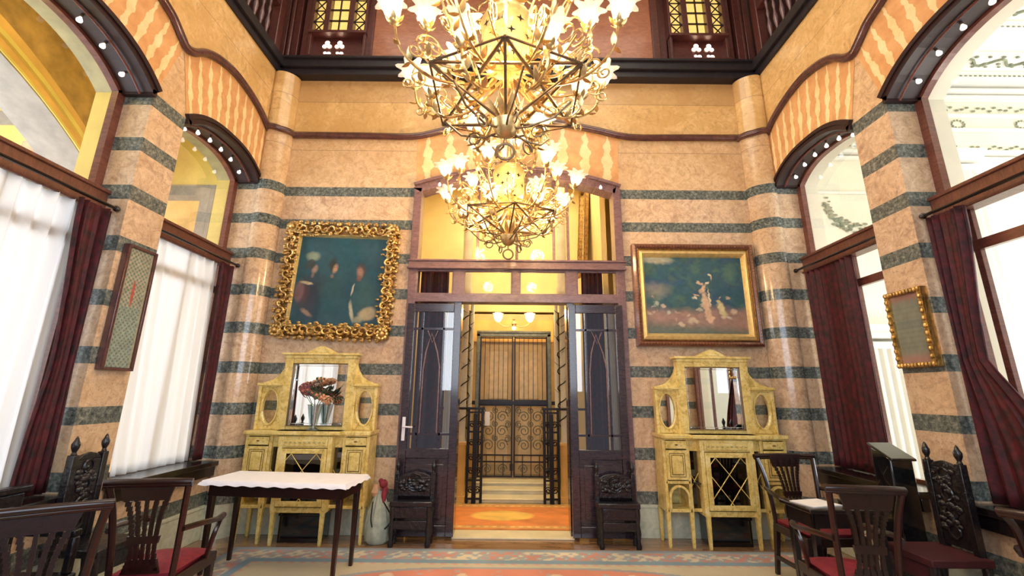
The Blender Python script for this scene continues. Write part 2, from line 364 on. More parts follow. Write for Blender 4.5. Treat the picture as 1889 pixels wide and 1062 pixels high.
def side_wall(sx,W,side,paint,nwin):
    P=lambda y,z,d: (sx*(W+d),y,z)
    bx=lambda mb,d0,d1,y0,y1,z0,z1,mi=0: mb.box(*sorted((sx*(W+d0),sx*(W+d1))),y0,y1,z0,z1,mi)
    mb=MB(); ys=[(4.92,5.3)]+[(3.3,3.68)]+[(.92,1.3)]+[(-.7,-.32)]
    for d0,d1,mi in ((0,.27,0),(.27,.5,1)):
        for y0,y1 in ys: bx(mb,d0,d1,y0,y1,0,ZT,mi)
        for (y0,y1,rise,n) in WIN:
            bx(mb,d0,d1,y0,y1,0,.72,mi)
            A=arch_pts(y0,y1,rise,n)
            for a,b in zip(A,A[1:]): mb.prism([a,b,(b[0],ZT),(a[0],ZT)],P,d0,d1,mi)
    struct(mb.build('wall_'+side,[MT['marble'],paint],smooth=False))
    # baseboard
    mb=MB(); bx(mb,-.02,0,-.5,4.9,0,.30); bx(mb,-.028,0,-.5,4.9,.30,.325); struct(mb.build('baseboard_'+side,MT['marble'],smooth=False,bevel=.004))
    # rail moulding
    Q=smooth_path([P(y,z,-.028) for y,z in RAIL],4)
    mb=MB(); mb.tube(Q,.038,10); mb.tube([q+Vector((0,0,.034)) for q in Q],.016,6); mb.tube([q-Vector((0,0,.036)) for q in Q],.014,6)
    struct(mb.build('trim_%d'%(1 if sx<0 else 3),MT['rail']))
    for k,(y0,y1,rise,n) in enumerate(WIN):
        wn=nwin+k; A=arch_pts(y0,y1,rise,n,32)
        lo,hi=[(3.5,4.92),(1.12,3.48),(-.32,1.1)][k]
        inn=[(y,z+.004) for y,z in A]; out=[]
        for y,z in A:
            t=(y-y0)/(y1-y0); yy=lo+(hi-lo)*t; out.append((yy,rail_z(yy)-.04))
        flame_grid('trim_%d'%(10+wn),inn,out,lambda a,b: P(a,b,-.004),[10,15,10][k])
        # dark arch lining with end blocks
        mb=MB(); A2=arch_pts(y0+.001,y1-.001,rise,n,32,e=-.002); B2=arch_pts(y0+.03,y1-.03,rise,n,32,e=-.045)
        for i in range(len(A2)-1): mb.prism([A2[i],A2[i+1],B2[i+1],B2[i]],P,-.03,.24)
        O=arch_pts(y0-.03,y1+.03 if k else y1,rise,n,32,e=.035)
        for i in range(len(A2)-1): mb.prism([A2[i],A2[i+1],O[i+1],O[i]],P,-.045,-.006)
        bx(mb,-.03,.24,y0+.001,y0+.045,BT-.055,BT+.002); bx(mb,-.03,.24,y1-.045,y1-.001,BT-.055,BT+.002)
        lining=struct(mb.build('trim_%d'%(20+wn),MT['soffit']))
        mb=MB(); C2=arch_pts(y0+.05,y1-.05,rise,n,20,e=-.055); mb.tube([P(a,b,.075) for a,b in C2],.009,6); mb.build('conduit',MT['mahog'],lining)
        # frame
        mb=MB(); D0=.25;D1=.31
        mb.sweep([(y0+.03,.74),(y0+.03,BT-.03)]+arch_pts(y0+.03,y1-.03,rise,n,30,e=-.03)+[(y1-.03,BT-.03),(y1-.03,.74)],.075,P,D0,D1)
        win=struct(mb.build('window_%d'%wn,MT['mahog'],smooth=False))
        mb=MB(); bx(mb,.17,.33,y0+.002,y1-.002,2.93,3.10); bx(mb,.15,.18,y0+.002,y1-.002,3.085,3.115); bx(mb,.15,.18,y0+.002,y1-.002,2.915,2.94)
        mb.build('transom_beam',MT['mahogh'],win,bevel=.006)
        mb=MB(); posts=[(y0+y1)/2] if k!=1 else [y0+.33,(y0+y1)/2,y1-.33]
        if k==1: posts=[y0+.18,y0+.68,y1-.68,y1-.18]
        for p in posts: bx(mb,.26,.30,p-.022,p+.022,.72,2.93)
        bx(mb,.255,.305,y0+.05,y1-.05,2.60,2.68)
        bx(mb,.255,.305,y0+.05,y1-.05,.72,.80)
        mb.build('casement_frame',MT['mahog'],win,bevel=.003)
        mb=MB(); mb.quad(P(y0+.02,.74,.285),P(y1-.02,.74,.285),P(y1-.02,3.0,.285),P(y0+.02,3.0,.285)); mb.build('pane',MT['glass'],win)
        G=arch_pts(y0+.05,y1-.05,rise,n,20,e=-.05); mb=MB(); mb.add([P(y0+.05,3.09,.287),P(y1-.05,3.09,.287)]+[P(a,b,.287) for a,b in G[::-1]],[tuple(range(2+len(G)))]); mb.build('pane',MT['glass'],win)
        # outer architrave in the paint of the next room
        mb=MB()
        bx(mb,.315,.50,y0,y0+.02,.72,BT); bx(mb,.315,.50,y1-.02,y1,.72,BT)
        O1=arch_pts(y0,y1,rise,n,30); O2=arch_pts(y0+.02,y1-.02,rise,n,30,e=-.02)
        for i in range(30): mb.prism([O1[i],O1[i+1],O2[i+1],O2[i]],P,.315,.50,1)
        struct(mb.build('trim_%d'%(30+wn),[paint,MT['olive'] if sx<0 else MT['cream']],smooth=False))
        # dark sill shelf
        mb=MB(); bx(mb,-.10,.25,y0-.03,min(y1+.03,4.90),.72,.77); bx(mb,-.07,-.01,y0-.01,min(y1+.01,4.90),.62,.72)
        struct(mb.build('trim_%d'%(40+wn),MT['darkwood'],bevel=.006))
        if k<2:
            ysb=[y0+.14+(y1-y0-.30)*i/(5 if k==0 else 8) for i in range(6 if k==0 else 9)][::-1]
            nm='left' if sx<0 else 'right'
            for i,yb in enumerate(ysb):
                s=(yb-(y0+y1)/2)/((y1-y0)/2); zb=BT+rise*(1-abs(s)**n)-.048
                sl=-rise*n*abs(s)**(n-1)*(1 if s>0 else -1)/((y1-y0)/2)
                ax=Vector((0,-sl*.8,1)).normalized()
                lab=('%s bulb counting up from the doorway-side foot of the %s %s window arch'%(ORD[i],nm,'far' if k==0 else 'near'))
                light_bulb(P(yb,zb,.135),ax,lab,'small bulbs along the %s %s arch'%('far' if k==0 else 'near',nm))
side_wall(-1,WL,'left',MT['yellow'],1)
side_wall(1,WR,'right',MT['cream'],4)
# corner columns
for sx,W,xi,nm in ((-1,WL,-2.97,'trim_50'),(1,WR,3.03,'trim_51')):
    a=Vector((sx*W,4.915)); b=Vector((xi,5.102)); d=(b-a); nn=Vector((-sx*.55,-.83)).normalized()
    pts=[a+d*t+nn*(.105*math.sqrt(max(0,1-(2*t-1)**2))) for t in [0.5-.5*math.cos(PI*i/16) for i in range(17)]]
    mb=MB(); mb.grid([[(p.x,p.y,z) for p in pts] for z in (0,ZT-.02)]); struct(mb.build(nm,MT['marble_col'],recalc=False))
    Q=[Vector((p.x,p.y,4.80+.03*abs(i-8)/8))+Vector((nn.x,nn.y,0))*.025 for i,p in enumerate(pts)]
    mb=MB(); mb.tube(Q,.038,10); mb.tube([q+Vector((0,0,.034)) for q in Q],.016,6); struct(mb.build('trim_%d'%(4 if sx<0 else 5),MT['rail']))
# back wall with the arched doorway
DX0,DX1=-1.27,1.37; DC=(DX0+DX1)/2
FB=lambda x,z,y:(x,y,z)
def door_arch(e=0,i=0,N=24,rise=.24,base=4.09):
    h=(DX1-DX0)/2-i; return [(DC+h*s,base+e+rise*(1-abs(s)**2)) for s in [-1+2*k/N for k in range(N+1)]]
mb=MB(); mb.box(-3.3,DX0,YB,5.3,0,5.8); mb.box(DX1,3.4,YB,5.3,0,5.8)
A=door_arch()
for a,b in zip(A,A[1:]): mb.prism([a,b,(b[0],5.8),(a[0],5.8)],FB,YB,5.3)
struct(mb.build('wall_back',[MT['marble']],smooth=False))
mb=MB()
for x0,x1 in ((-2.95,DX0),(DX1,3.0)): mb.box(x0,x1,YB-.02,YB,0,.30); mb.box(x0,x1,YB-.028,YB,.30,.325)
struct(mb.build('baseboard_back',MT['marble'],smooth=False,bevel=.004))
railb=[(-2.98,4.83),(-2.0,4.825),(-1.36,4.82),(-1.05,4.89),(-.79,4.965),(-.4,5.06),(.02,5.10),(.45,5.075),(.75,5.02),(1.12,4.94),(1.55,4.84),(2.2,4.84),(3.04,4.845)]
Q=[(x,YB-.03,z) for x,z in railb]
Q=smooth_path(Q,3); mb=MB(); mb.tube(Q,.038,10); mb.tube([q+Vector((0,0,.034)) for q in Q],.016,6); mb.tube([q-Vector((0,0,.036)) for q in Q],.014,6); struct(mb.build('trim_2',MT['rail']))
def railbz(x):
    for (a,za),(b,zb) in zip(railb,railb[1:]):
        if a<=x<=b: return za+(zb-za)*(x-a)/(b-a)
    return 4.83
A=door_arch(e=.005,N=30)
flame_grid('trim_9',A,[(x*1.02,railbz(x*1.02)-.045) for x,z in A],lambda a,b:(a,YB-.004,b),9)
# door surround (door_1) -------------------------------------------------
mb=MB(); f0,f1=YB-.06,YB+.14
prof=[(DX0+.045,0),(DX0+.045,4.06)]+[(x,z) for x,z in door_arch(e=-.045,i=.05,N=20)]+[(DX1-.045,4.06),(DX1-.045,0)]
mb.sweep(prof,.10,FB,f0,f1)
mb.sweep([(x,z) for x,z in door_arch(e=.012,i=-.01,N=20)],.035,FB,f0-.03,f0+.02)
d1=struct(mb.build('door_1',MT['frame'],bevel=.005))
mb=MB(); mb.box(DX0-.01,DX1+.01,f0-.03,f1,2.985,3.085); mb.box(DX0-.02,DX1+.02,f0-.05,f0,3.06,3.085); mb.box(DX0-.02,DX1+.02,f0-.05,f0,2.965,2.99); mb.build('transom_beam',MT['frame'],d1,bevel=.006)
mb=MB(); mb.box(DX0+.09,DX1-.09,f0,f1-.04,2.56,2.655)
for xc,wd in ((-.66,.13),(.72,.13),(.04,.09)): mb.box(xc-wd/2,xc+wd/2,f0+.002,f1-.042,2.654,2.99)
for a,b in ((-1.17,-.73),(-.59,-.01),(.09,.65),(.79,1.27)):
    for z in (2.66,2.955): mb.box(a,b,f0+.01,f0+.04,z-.012,z+.012)
    for x in (a,b): mb.box(x-.01,x+.01,f0+.01,f0+.04,2.65,2.97)
mb.build('transom_frame',MT['frame'],d1,bevel=.004)
mb=MB(); mb.box(-.70,-.61,f0+.02,f1,0,2.6); mb.box(.65,.74,f0+.02,f1,0,2.6); mb.build('inner_post',MT['door'],d1,bevel=.005)
mb=MB()
for xc in (-.45,.05,.52,.70): mb.box(xc-.018,xc+.018,YB+.03,YB+.07,3.08,4.28-(xc-.05)**2*.14)
mb.build('lunette_bar',MT['frame'],d1)
G=door_arch(e=-.08,i=.09,N=20); mb=MB(); mb.add([(DX0+.09,YB+.05,3.08),(DX1-.09,YB+.05,3.08)]+[(x,YB+.05,z) for x,z in G[::-1]],[tuple(range(len(G)+2))]); mb.build('pane',MT['glass'],d1)
mb=MB(); mb.quad((DX0+.09,YB+.03,2.64),(DX1-.09,YB+.03,2.64),(DX1-.09,YB+.03,2.98),(DX0+.09,YB+.03,2.98)); mb.build('pane',MT['glass'],d1)
for i,(x,pl) in enumerate(((-.95,'left foot'),(-.45,'left middle'),(.55,'right middle'),(1.12,'right foot'))):
    light_bulb((x,YB-.075,4.33-.24*((x-.05)/1.32)**2-.045),(0,.15,1),'small lit bulb on the arched doorway frame near its %s'%pl,'small bulbs on the doorway arch')
# door leaves standing in front of the side lights ------------------------
def leaf(n,x0,x1,handle):
    y0,y1=4.955,4.995; mb=MB(); xs=.085
    mb.box(x0,x0+xs,y0,y1,.03,2.52); mb.box(x1-xs,x1,y0,y1,.03,2.52)
    mb.box(x0+xs,x1-xs,y0,y1,2.42,2.52); mb.box(x0+xs,x1-xs,y0,y1,.03,.14); mb.box(x0+xs,x1-xs,y0,y1,.80,.90)
    d=struct(mb.build('door_%d'%n,MT['door'],bevel=.005))
    a,b=x0+xs,x1-xs; mb=MB(); mb.box(a,b,y0+.015,y1-.015,.14,.80); mb.box(a+.05,b-.05,y0+.003,y1-.01,.20,.74); mb.build('lower_panel',MT['door'],d,bevel=.012)
    mb=MB(); w_=b-a; f=(x1==max(x0,x1)); m=1 if handle else -1
    if handle: v1,v2=a+.10,a+w_*.76
    else: v1,v2=b-w_*.76,b-.10
    for x in (v1,v2): mb.box(x-.01,x+.01,y0+.006,y1-.006,.90,2.42)
    for z in (2.22,1.05): mb.box(a,b,y0+.006,y1-.006,z-.012,z+.012)
    mb.build('glazing_bar',MT['door'],d)
    mb=MB(); c=(v1+v2)/2; h=abs(v2-v1)/2
    mb.tube([(c-h+.03,y0+.012,1.06),(c-h+.035,y0+.012,1.75),(c-h*.55,y0+.012,1.95),(c-.01,y0+.012,2.17),(c+h*.5,y0+.012,1.95),(c+h-.03,y0+.012,1.78),(c+h-.03,y0+.012,1.06)],.009,6)
    mb.tube([(c-.06,y0+.012,2.20),(c,y0+.012,2.06),(c+.06,y0+.012,2.20)],.006,6); mb.build('curved_tracery',MT['frame'],d)
    mb=MB(); mb.quad((a,y0+.022,.9),(b,y0+.022,.9),(b,y0+.022,2.42),(a,y0+.022,2.42)); mb.build('pane',MT['doorglass'],d)
    if handle:
        mb=MB(); hx=x0+.045; mb.box(hx-.018,hx+.018,y0-.008,y0,.98,1.23); mb.tube([(hx,y0-.005,1.13),(hx,y0-.05,1.13),(hx+.11,y0-.055,1.125)],.010,8); o=mb.build('handle',MT['marblewhite'],d,bevel=.003); o['label']='pale metal lever handle on a long plate'
leaf(2,-1.235,-.60,True); leaf(3,.66,1.30,False)
# floor
mb=MB(); mb.box(-3.8,3.9,-1.9,5.3,-.1,0); struct(mb.build('floor',MT['floor'],smooth=False))
# unseen rear wall, its opening widened for the fill light and its reflections
mb=MB(); mb.box(-3.6,-2.6,-.7,-.5,0,5.7); mb.box(2.6,3.7,-.7,-.5,0,5.7); mb.box(-2.6,2.6,-.7,-.5,4.2,5.7); struct(mb.build('wall_front',MT['marble'],smooth=False))
# upper gallery ------------------------------------------------------------
mb=MB(); mb.box(-3.25,3.34,4.97,5.3,5.70,5.80); mb.box(-3.25,3.34,4.93,5.3,5.80,5.93); mb.box(-3.25,3.34,4.90,5.3,5.915,5.95)
struct(mb.build('trim_60',MT['beam'],bevel=.008))
for sx,W,k in ((-1,WL,61),(1,WR,62)):
    mb=MB(); q=lambda a,b,*r: mb.box(*sorted((sx*(W+a),sx*(W+b))),*r)
    q(-.03,.5,-.7,4.97,5.70,5.80); q(-.07,.5,-.7,4.97,5.80,5.93); q(.5,1.6,-.7,5.3,5.82,5.93)
    struct(mb.build('trim_%d'%k,MT['beam'],bevel=.008))
    mb=MB(); q=lambda a,b,*r: mb.box(*sorted((sx*(W+a),sx*(W+b))),*r)
    q(1.5,1.6,-.7,5.3,5.93,7.7); struct(mb.build('wall_gallery_%s'%('left' if sx<0 else 'right'),MT['gallery'],smooth=False))
    # balustrade
    bal=thing('balustrade','turned wooden balustrade along the upper %s gallery edge'%('left' if sx<0 else 'right'),'balustrade',(sx*(W+.03),0,5.93))
    mb=MB(); mb.box(-.05,.05,-.5,4.75,.68,.75); mb.build('handrail',MT['gallery'],bal,bevel=.008)
    mb=MB(); mb.box(-.035,.035,-.5,4.75,0,.05); mb.build('bottom_rail',MT['gallery'],bal,bevel=.005)
    bmsh=None
    for i in range(26):
        y=4.62-.13*i
        if bmsh is None:
            m2=MB(); m2.lathe([(.022,.05),(.022,.10),(.012,.13),(.026,.22),(.030,.28),(.014,.38),(.012,.42),(.022,.48),(.012,.54),(.018,.62),(.022,.68)],n=10)
            o=m2.build('baluster',MT['frame'],bal); bmsh=o.data
        else: o=bpy.data.objects.new('baluster',bmsh); COL.objects.link(o); o.parent=bal
        o.location=(0,y,0)
    mb=MB(); mb.box(-.06,.06,4.75,4.87,0,1.75); mb.build('corner_post',MT['gallery'],bal,bevel=.01)
mb=MB(); mb.box(-4.9,4.9,5.17,5.3,5.93,7.7); struct(mb.build('wall_gallery_back',MT['gallery'],smooth=False))
mb=MB(); mb.box(-2.08,2.06,5.14,5.17,6.1,7.7); struct(mb.build('trim_63',MT['panelglare'],bevel=.004))
mb=MB()
for x0,x1 in ((-2.14,-2.04),(1.98,2.08),(-.05,.05)): mb.box(x0,x1,5.10,5.17,5.95,7.7)
for z in (6.1,6.15): mb.box(-2.04,1.98,5.12,5.17,z-.03,z)
for x in (-3.30,-3.12,-2.98,3.05,3.20,3.34): mb.box(x-.045,x+.045,5.05,5.17,5.93,7.7)
for x in (-3.21,3.26): mb.tube([(x,5.08,5.95),(x,5.08,7.7)],.035,10)
struct(mb.build('trim_64',MT['gallery'],bevel=.006))
def gallery_window(n,x0,x1,mir):
    y=5.10; X=(lambda t: x0+(x1-x0)*t) if not mir else (lambda t:x1-(x1-x0)*t)
    mb=MB(); w_=x1-x0
    def bx(t0,t1,z0,z1,a=5.03,b=5.16): p,q=sorted((X(t0),X(t1))); mb.box(p,q,a,b,z0,z1)
    bx(0,.05,5.95,7.7); bx(.24,.33,6.44,7.7); bx(.66,.76,6.44,7.7); bx(.96,1,5.95,7.7); bx(0,1,6.43,6.47,5.0,5.17); bx(0,1,5.96,6.06,5.0,5.17); bx(0,1,6.06,6.43,5.12,5.16)
    wn=struct(mb.build('window_%d'%n,MT['gallery'],bevel=.004))
    mb=MB(); p,q=sorted((X(.33),X(.66))); c=(p+q)/2
    mb.box(c-.007,c+.007,5.05,5.075,6.47,7.7)
    for z in [6.49+.19*i for i in range(7)]: mb.box(p,q,5.05,5.075,z-.006,z+.006)
    mb.build('glazing_bar',MT['beam'],wn)
    for t0,t1 in ((.05,.24),(.76,.96)):
        mb=MB(); p2,q2=sorted((X(t0),X(t1))); w2=q2-p2; h=.19
        for i in range(7):
            z=6.47+i*h
            for (xa,za,xb,zb) in ((p2,z,q2,z+h),(q2,z,p2,z+h),(p2,z,q2,z)):
                mb.tube([(xa,5.06,za),(xb,5.06,zb)],.009,6)
        mb.build('lattice',MT['beam'],wn)
    mb=MB(); mb.box(X(0.02) if not mir else X(.98),X(.98) if not mir else X(.02),5.125,5.13,6.46,7.7); o=mb.build('lit_pane',MT['litpane'],wn)
    # glowing discs on the solid lower panel standing for light through trefoils
    mb=MB()
    for t in (.30,.52):
        c=X(t)
        for dx,dz,r in ((0,.30,.035),(-.035,.24,.032),(.035,.24,.032),(-.02,.13,.022),(.035,.12,.030)):
            mb.lathe([(1e-4,0),(r,0)],(c+dx,5.113,6.05+dz),n=12,mat=Matrix.Rotation(PI/2,4,'X'))
    mb.build('glowing_trefoil',MT['trefoilglow'],wn)
gallery_window(7,-2.93,-2.12,False); gallery_window(8,2.20,3.03,True)
mb=MB(); mb.box(-4.9,-2.5,-.7,5.3,7.7,7.8); mb.box(2.5,4.9,-.7,5.3,7.7,7.8); mb.box(-2.5,2.5,4.3,5.3,7.7,7.8); mb.box(-2.5,2.5,-.7,.3,7.7,7.8); mb.box(-2.5,2.5,.3,4.3,7.78,7.8)
struct(mb.build('ceiling',MT['cream'],smooth=False))
mb=MB(); mb.box(-4.9,4.9,-.8,-.7,5.6,7.8); struct(mb.build('wall_gallery_front',MT['gallery'],smooth=False))
# ---------------------------------------------------------------- left side room
mb=MB(); mb.box(-8.6,-3.73,-2,5.3,-.1,0); struct(mb.build('floor_left_room',MT['floor'],smooth=False))
mb=MB(); mb.box(-8.7,-8.6,-2,5.3,0,.5); mb.box(-8.7,-8.6,-2,5.3,4.6,5.75); mb.box(-8.6,-3.73,5.25,5.3,0,5.75); mb.box(-8.6,-3.73,-2.1,-2,0,5.75)
struct(mb.build('wall_left_room',MT['yellow'],smooth=False))
mb=MB(); mb.box(-8.7,-3.73,-2.1,5.3,5.75,5.8); struct(mb.build('ceiling_left_room',MT['white'],smooth=False))
mb=MB()
for y in (4.15,4.4,4.75,5.0):
    mb.tube([(-8.5+.06*i,y+.03*math.sin(i*1.1),5.735) for i in range(78)],.022 if y!=4.4 else .04,6)
for i in range(60): mb.sphere((-8.4+.075*i,4.58+.05*math.sin(i*2.3),5.735),.035,5,(1.3,.7,.5))
struct(mb.build('trim_70',MT['garland']))
mb=MB(); AR=[(2.1+2.9*q,3.75+1.25*(1-abs(q)**2.2)) for q in [-1+2*k/28 for k in range(29)]]
for p,q in zip(AR,AR[1:]):
    mb.prism([p,q,(q[0],q[1]+.34),(p[0],p[1]+.34)],lambda y,z,x:(x,y,z),-5.6,-5.1,0)
    mb.prism([(p[0],p[1]+.34),(q[0],q[1]+.34),(q[0],5.745),(p[0],5.745)],lambda y,z,x:(x,y,z),-5.6,-5.12,2)
    mb.quad((-5.61,p[0],p[1]-.006),(-5.61,q[0],q[1]-.006),(-5.09,q[0],q[1]-.006),(-5.09,p[0],p[1]-.006),1)
struct(mb.build('trim_71',[MT['orange'],MT['grey'],plain('brown_ochre_paint',(.42,.25,.08),.6,vary=.4,scale=4)],smooth=False))
mb=MB(); mb.sweep([(y,z+.17) for y,z in AR],.05,lambda y,z,x:(x,y,z),-5.1,-5.06); mb.sweep([(y,z+.02) for y,z in AR],.03,lambda y,z,x:(x,y,z),-5.1,-5.07); struct(mb.build('trim_72',MT['yellow'],smooth=False))
mb=MB(); mb.box(-8.6,-3.74,5.22,5.25,5.06,5.27); mb.box(-4.62,-3.97,5.215,5.25,3.93,4.16); mb.box(-4.15,-3.97,5.215,5.25,.5,3.93); struct(mb.build('trim_73',MT['grey'],smooth=False))
mb=MB(); mb.box(-4.62,-4.15,5.22,5.25,.5,3.93); mb.box(-8.6,-6.95,5.22,5.25,3.4,4.8,1); mb.box(-6.75,-6.05,5.22,5.25,3.4,4.8,1); struct(mb.build('trim_74',[MT['orange'],MT['pink']],smooth=False))
# ---------------------------------------------------------------- right side room
mb=MB(); mb.box(3.82,8.7,-2,5.3,-.1,0); struct(mb.build('floor_right_room',MT['floor'],smooth=False))
mb=MB(); mb.box(8.6,8.7,-2,5.3,0,.4); mb.box(8.6,8.7,-2,5.3,4.8,5.75); mb.box(8.6,8.7,-2,.8,.4,4.8)
mb.box(3.82,8.6,5.25,5.3,0,5.75); mb.box(3.82,8.6,-2.1,-2,0,5.75); struct(mb.build('wall_right_room',MT['cream'],smooth=False))
mb=MB(); mb.box(3.82,8.7,-2.1,5.3,5.75,5.8); struct(mb.build('ceiling_right_room',MT['white'],smooth=False))
mb=MB(); R2=random.Random(5)
for y in (3.1,3.9,4.7):
    for dy in (-.17,.17): mb.tube([(3.9+.15*i,y+dy,5.735) for i in range(32)],.022,6)
    mb.tube([(3.9+.06*i,y+.06*math.sin(i*.9),5.735) for i in range(78)],.014,5,mi=1)
    for i in range(80):
        x=3.9+.058*i; mb.sphere((x,y+.10*math.sin(i*2.1),5.735),.022+.012*R2.random(),5,(1,.6,.4),mi=1)
    for i in range(70): mb.sphere((3.95+.066*i,y+.235,5.735),.016,5,(1.4,.6,.5),mi=1)
struct(mb.build('trim_80',[MT['cream'],MT['garland']]))
mb=MB()
for z,d in ((4.62,.06),(4.70,.10),(5.08,.04),(5.30,.05),(5.56,.10),(5.64,.14)): mb.box(3.85,8.6,5.25-d,5.25,z,z+.05)
mb.box(3.85,8.6,5.21,5.25,2.2,2.28); mb.box(3.85,8.6,5.22,5.25,4.12,4.16)
struct(mb.build('trim_81',MT['white'],bevel=.01))
mb=MB()
for i in range(60):
    x=4.0+.077*i; mb.sphere((x,5.235,4.83+.025*math.sin(i*1.7)),.020,5,(1.4,.5,.7)); mb.sphere((x,5.235,5.44+.03*math.sin(i*2.3)),.022,5,(1.3,.5,.7))
for c_ in (5.3,6.2,7.1,8.0):
    for k in range(12): a_=k*PI/6; mb.sphere((c_+.09*math.cos(a_),5.235,5.2+.06*math.sin(a_)),.016,5,(1,.5,1))
struct(mb.build('trim_82',MT['garland']))
mb=MB()
for k in range(130):
    t=k/130; sx_=4.13+.85*t*t+.03*math.sin(k*1.9); z=4.02-.55*t**.6*(1-.2*math.sin(k*.8))+.05*R2.random()
    mb.sphere((sx_+.05*R2.random(),5.24,z),.018+.010*R2.random(),5,(1.2,.3,.6))
struct(mb.build('trim_88',MT['garland']))
# fluted pilasters
def pilaster(name,x,y,w_,z1,ax='x'):
    mb=MB(); n=5
    pts=[]
    for i in range(n):
        for k in range(7):
            a=PI*k/6; pts.append((-w_/2+w_*(i+k/6)/n,-.035*(1-math.sin(a))*1+.0))
    poly=[(-w_/2-.02,.12)]+[(-w_/2-.02,-.02)]+[(p[0],-.02-.03*math.sin(PI*((p[0]+w_/2)/w_*n%1))) for p in pts]+[(w_/2+.02,-.02),(w_/2+.02,.12)]
    fn=(lambda a,b,d:(x+a,y+b,d)) if ax=='x' else (lambda a,b,d:(x+b,y+a,d))
    mb.prism(poly,fn,.45,z1)
    for z,e in ((0,.06),(.30,.04),(z1,.03),(z1+.12,.06),(z1+.2,.09)):
        aa=[(-w_/2-e,.12),(-w_/2-e,-.03-e),(w_/2+e,-.03-e),(w_/2+e,.12)]; mb.prism(aa,fn,z,z+(.3 if z==0 else .15 if z==.3 else .08))
    return struct(mb.build(name,MT['white'],smooth=False))
pilaster('trim_83',4.50,5.12,.50,2.05); pilaster('trim_84',5.9,5.12,.45,4.4)
mb=MB()
for y in (1.4,2.4,3.4,4.4): mb.box(8.5,8.55,y-.03,y+.03,.4,4.8)
for z in (1.6,2.9,3.9): mb.box(8.5,8.55,.8,5.25,z-.03,z+.03)
struct(mb.build('window_9',MT['white'],smooth=False))
# ---------------------------------------------------------------- entrance hall behind the doorway
mb=MB(); mb.box(-2.6,2.7,5.3,9.5,-.1,0); struct(mb.build('floor_hall',plain('hall_floor',(.62,.46,.18),.25,vary=.2,scale=5),smooth=False))
mb=MB(); mb.box(-2.7,-2.6,5.3,9.5,0,5.5); mb.box(2.7,2.8,5.3,9.5,0,5.5); mb.box(-2.7,2.8,9.5,9.6,0,5.5); mb.box(-2.7,-.95,7.75,7.85,0,5.5); mb.box(1.0,2.8,7.75,7.85,0,5.5); mb.box(-.95,1.0,7.75,7.85,2.95,5.5); struct(mb.build('wall_hall',MT['hallyellow'],smooth=False))
mb=MB(); mb.box(-2.7,2.8,5.3,9.6,5.5,5.6); struct(mb.build('ceiling_hall',MT['cream'],smooth=False))
mb=MB()
for k,(y,z,w_) in enumerate(((6.52,.065,.62),(6.78,.13,.58),(7.02,.18,.56))): mb.box(.03-w_,.03+w_,y,7.7,0,z-.022); mb.box(.03-w_-.02,.03+w_+.02,y-.03,7.7,z-.022,z)
struct(mb.build('trim_90',MT['step'],bevel=.01))
mb=MB(); mb.box(-.62,.68,4.99,5.25,0,.018); struct(mb.build('trim_91',MT['step'],bevel=.004))
# ================================================================ RUGS
def rug_color(U,V):
    X=-2.68+5.60*U; Y=.3+4.37*V; n=fbm(U,V,14,2); n2=fbm(U,V,50,9)
    d=np.minimum(np.minimum(X+2.68,2.92-X),np.minimum(4.67-Y,Y-.3))
    C=np.ones(U.shape+(3,))*np.array((.52,.47,.34))
    pat=(np.sin(X*52)*np.sin(Y*52)*.6+1.8*(n2-.5)*2)
    C=blend(C,(d<.34)*1.0,(.30,.36,.40)); C=blend(C,((d<.28)&(d>.07)&(pat>.15))*1.0,(.52,.26,.22)); C=blend(C,((d<.28)&(d>.07)&(pat<-.45))*1.0,(.62,.55,.42))
    C=blend(C,((d>.28)&(d<.36))*1.0,(.20,.31,.40)); C=blend(C,((d>.36)&(d<.40)&(np.sin((X+Y)*60)>0))*1.0,(.58,.33,.27)); C=blend(C,(d<.04)*1.0,(.22,.27,.33))
    cx,cy=.10,2.45; q=(np.abs((X-cx)/2.15)**3.2+np.abs((Y-cy)/1.78)**3.2)
    C=blend(C,(q<1)*1.0,(.60,.24,.17)); C=blend(C,((q<1)&(q>.93))*1.0,(.30,.33,.36)); C=blend(C,((q<.9)&(pat>.75))*1.0,(.42,.35,.33))
    C=blend(C,((q<.9)&(np.sin(X*9+n*3)*np.sin(Y*9)>.8))*1.0,(.66,.50,.36))
    return C*(.75+.5*n[...,None])
o=cgrid('rug',lambda u,v:(-2.68+5.60*u,.3+4.37*v,.012),330,260,rug_color,MT['wool']); md=o.modifiers.new('solid','SOLIDIFY'); md.thickness=.011; md.offset=-1
tag(o,'large oriental carpet with red field and blue patterned border on the wooden floor','rug')
def rug2(U,V):
    n=fbm(U,V,12,4); C=np.ones(U.shape+(3,))*np.array((.72,.26,.08)); C=blend(C,ell(U,V,.42,.5,.22,.22),(.85,.55,.14)); d=np.minimum(np.minimum(U,1-U)*1.9,np.minimum(V,1-V)*1.1)
    C=blend(C,((d<.12)&(d>.03))*1.0,(.62,.36,.12)); C=blend(C,((d<.10)&(d>.05)&(np.sin(U*120)>0))*1.0,(.80,.50,.20)); return C*(.7+.6*n[...,None])
o=cgrid('rug',lambda u,v:(-.9+1.9*u,5.32+1.08*v,.012),120,70,rug2,MT['wool']); md=o.modifiers.new('solid','SOLIDIFY'); md.thickness=.011; md.offset=-1
tag(o,'orange hall rug with a yellow medallion lying beyond the open doorway','rug')
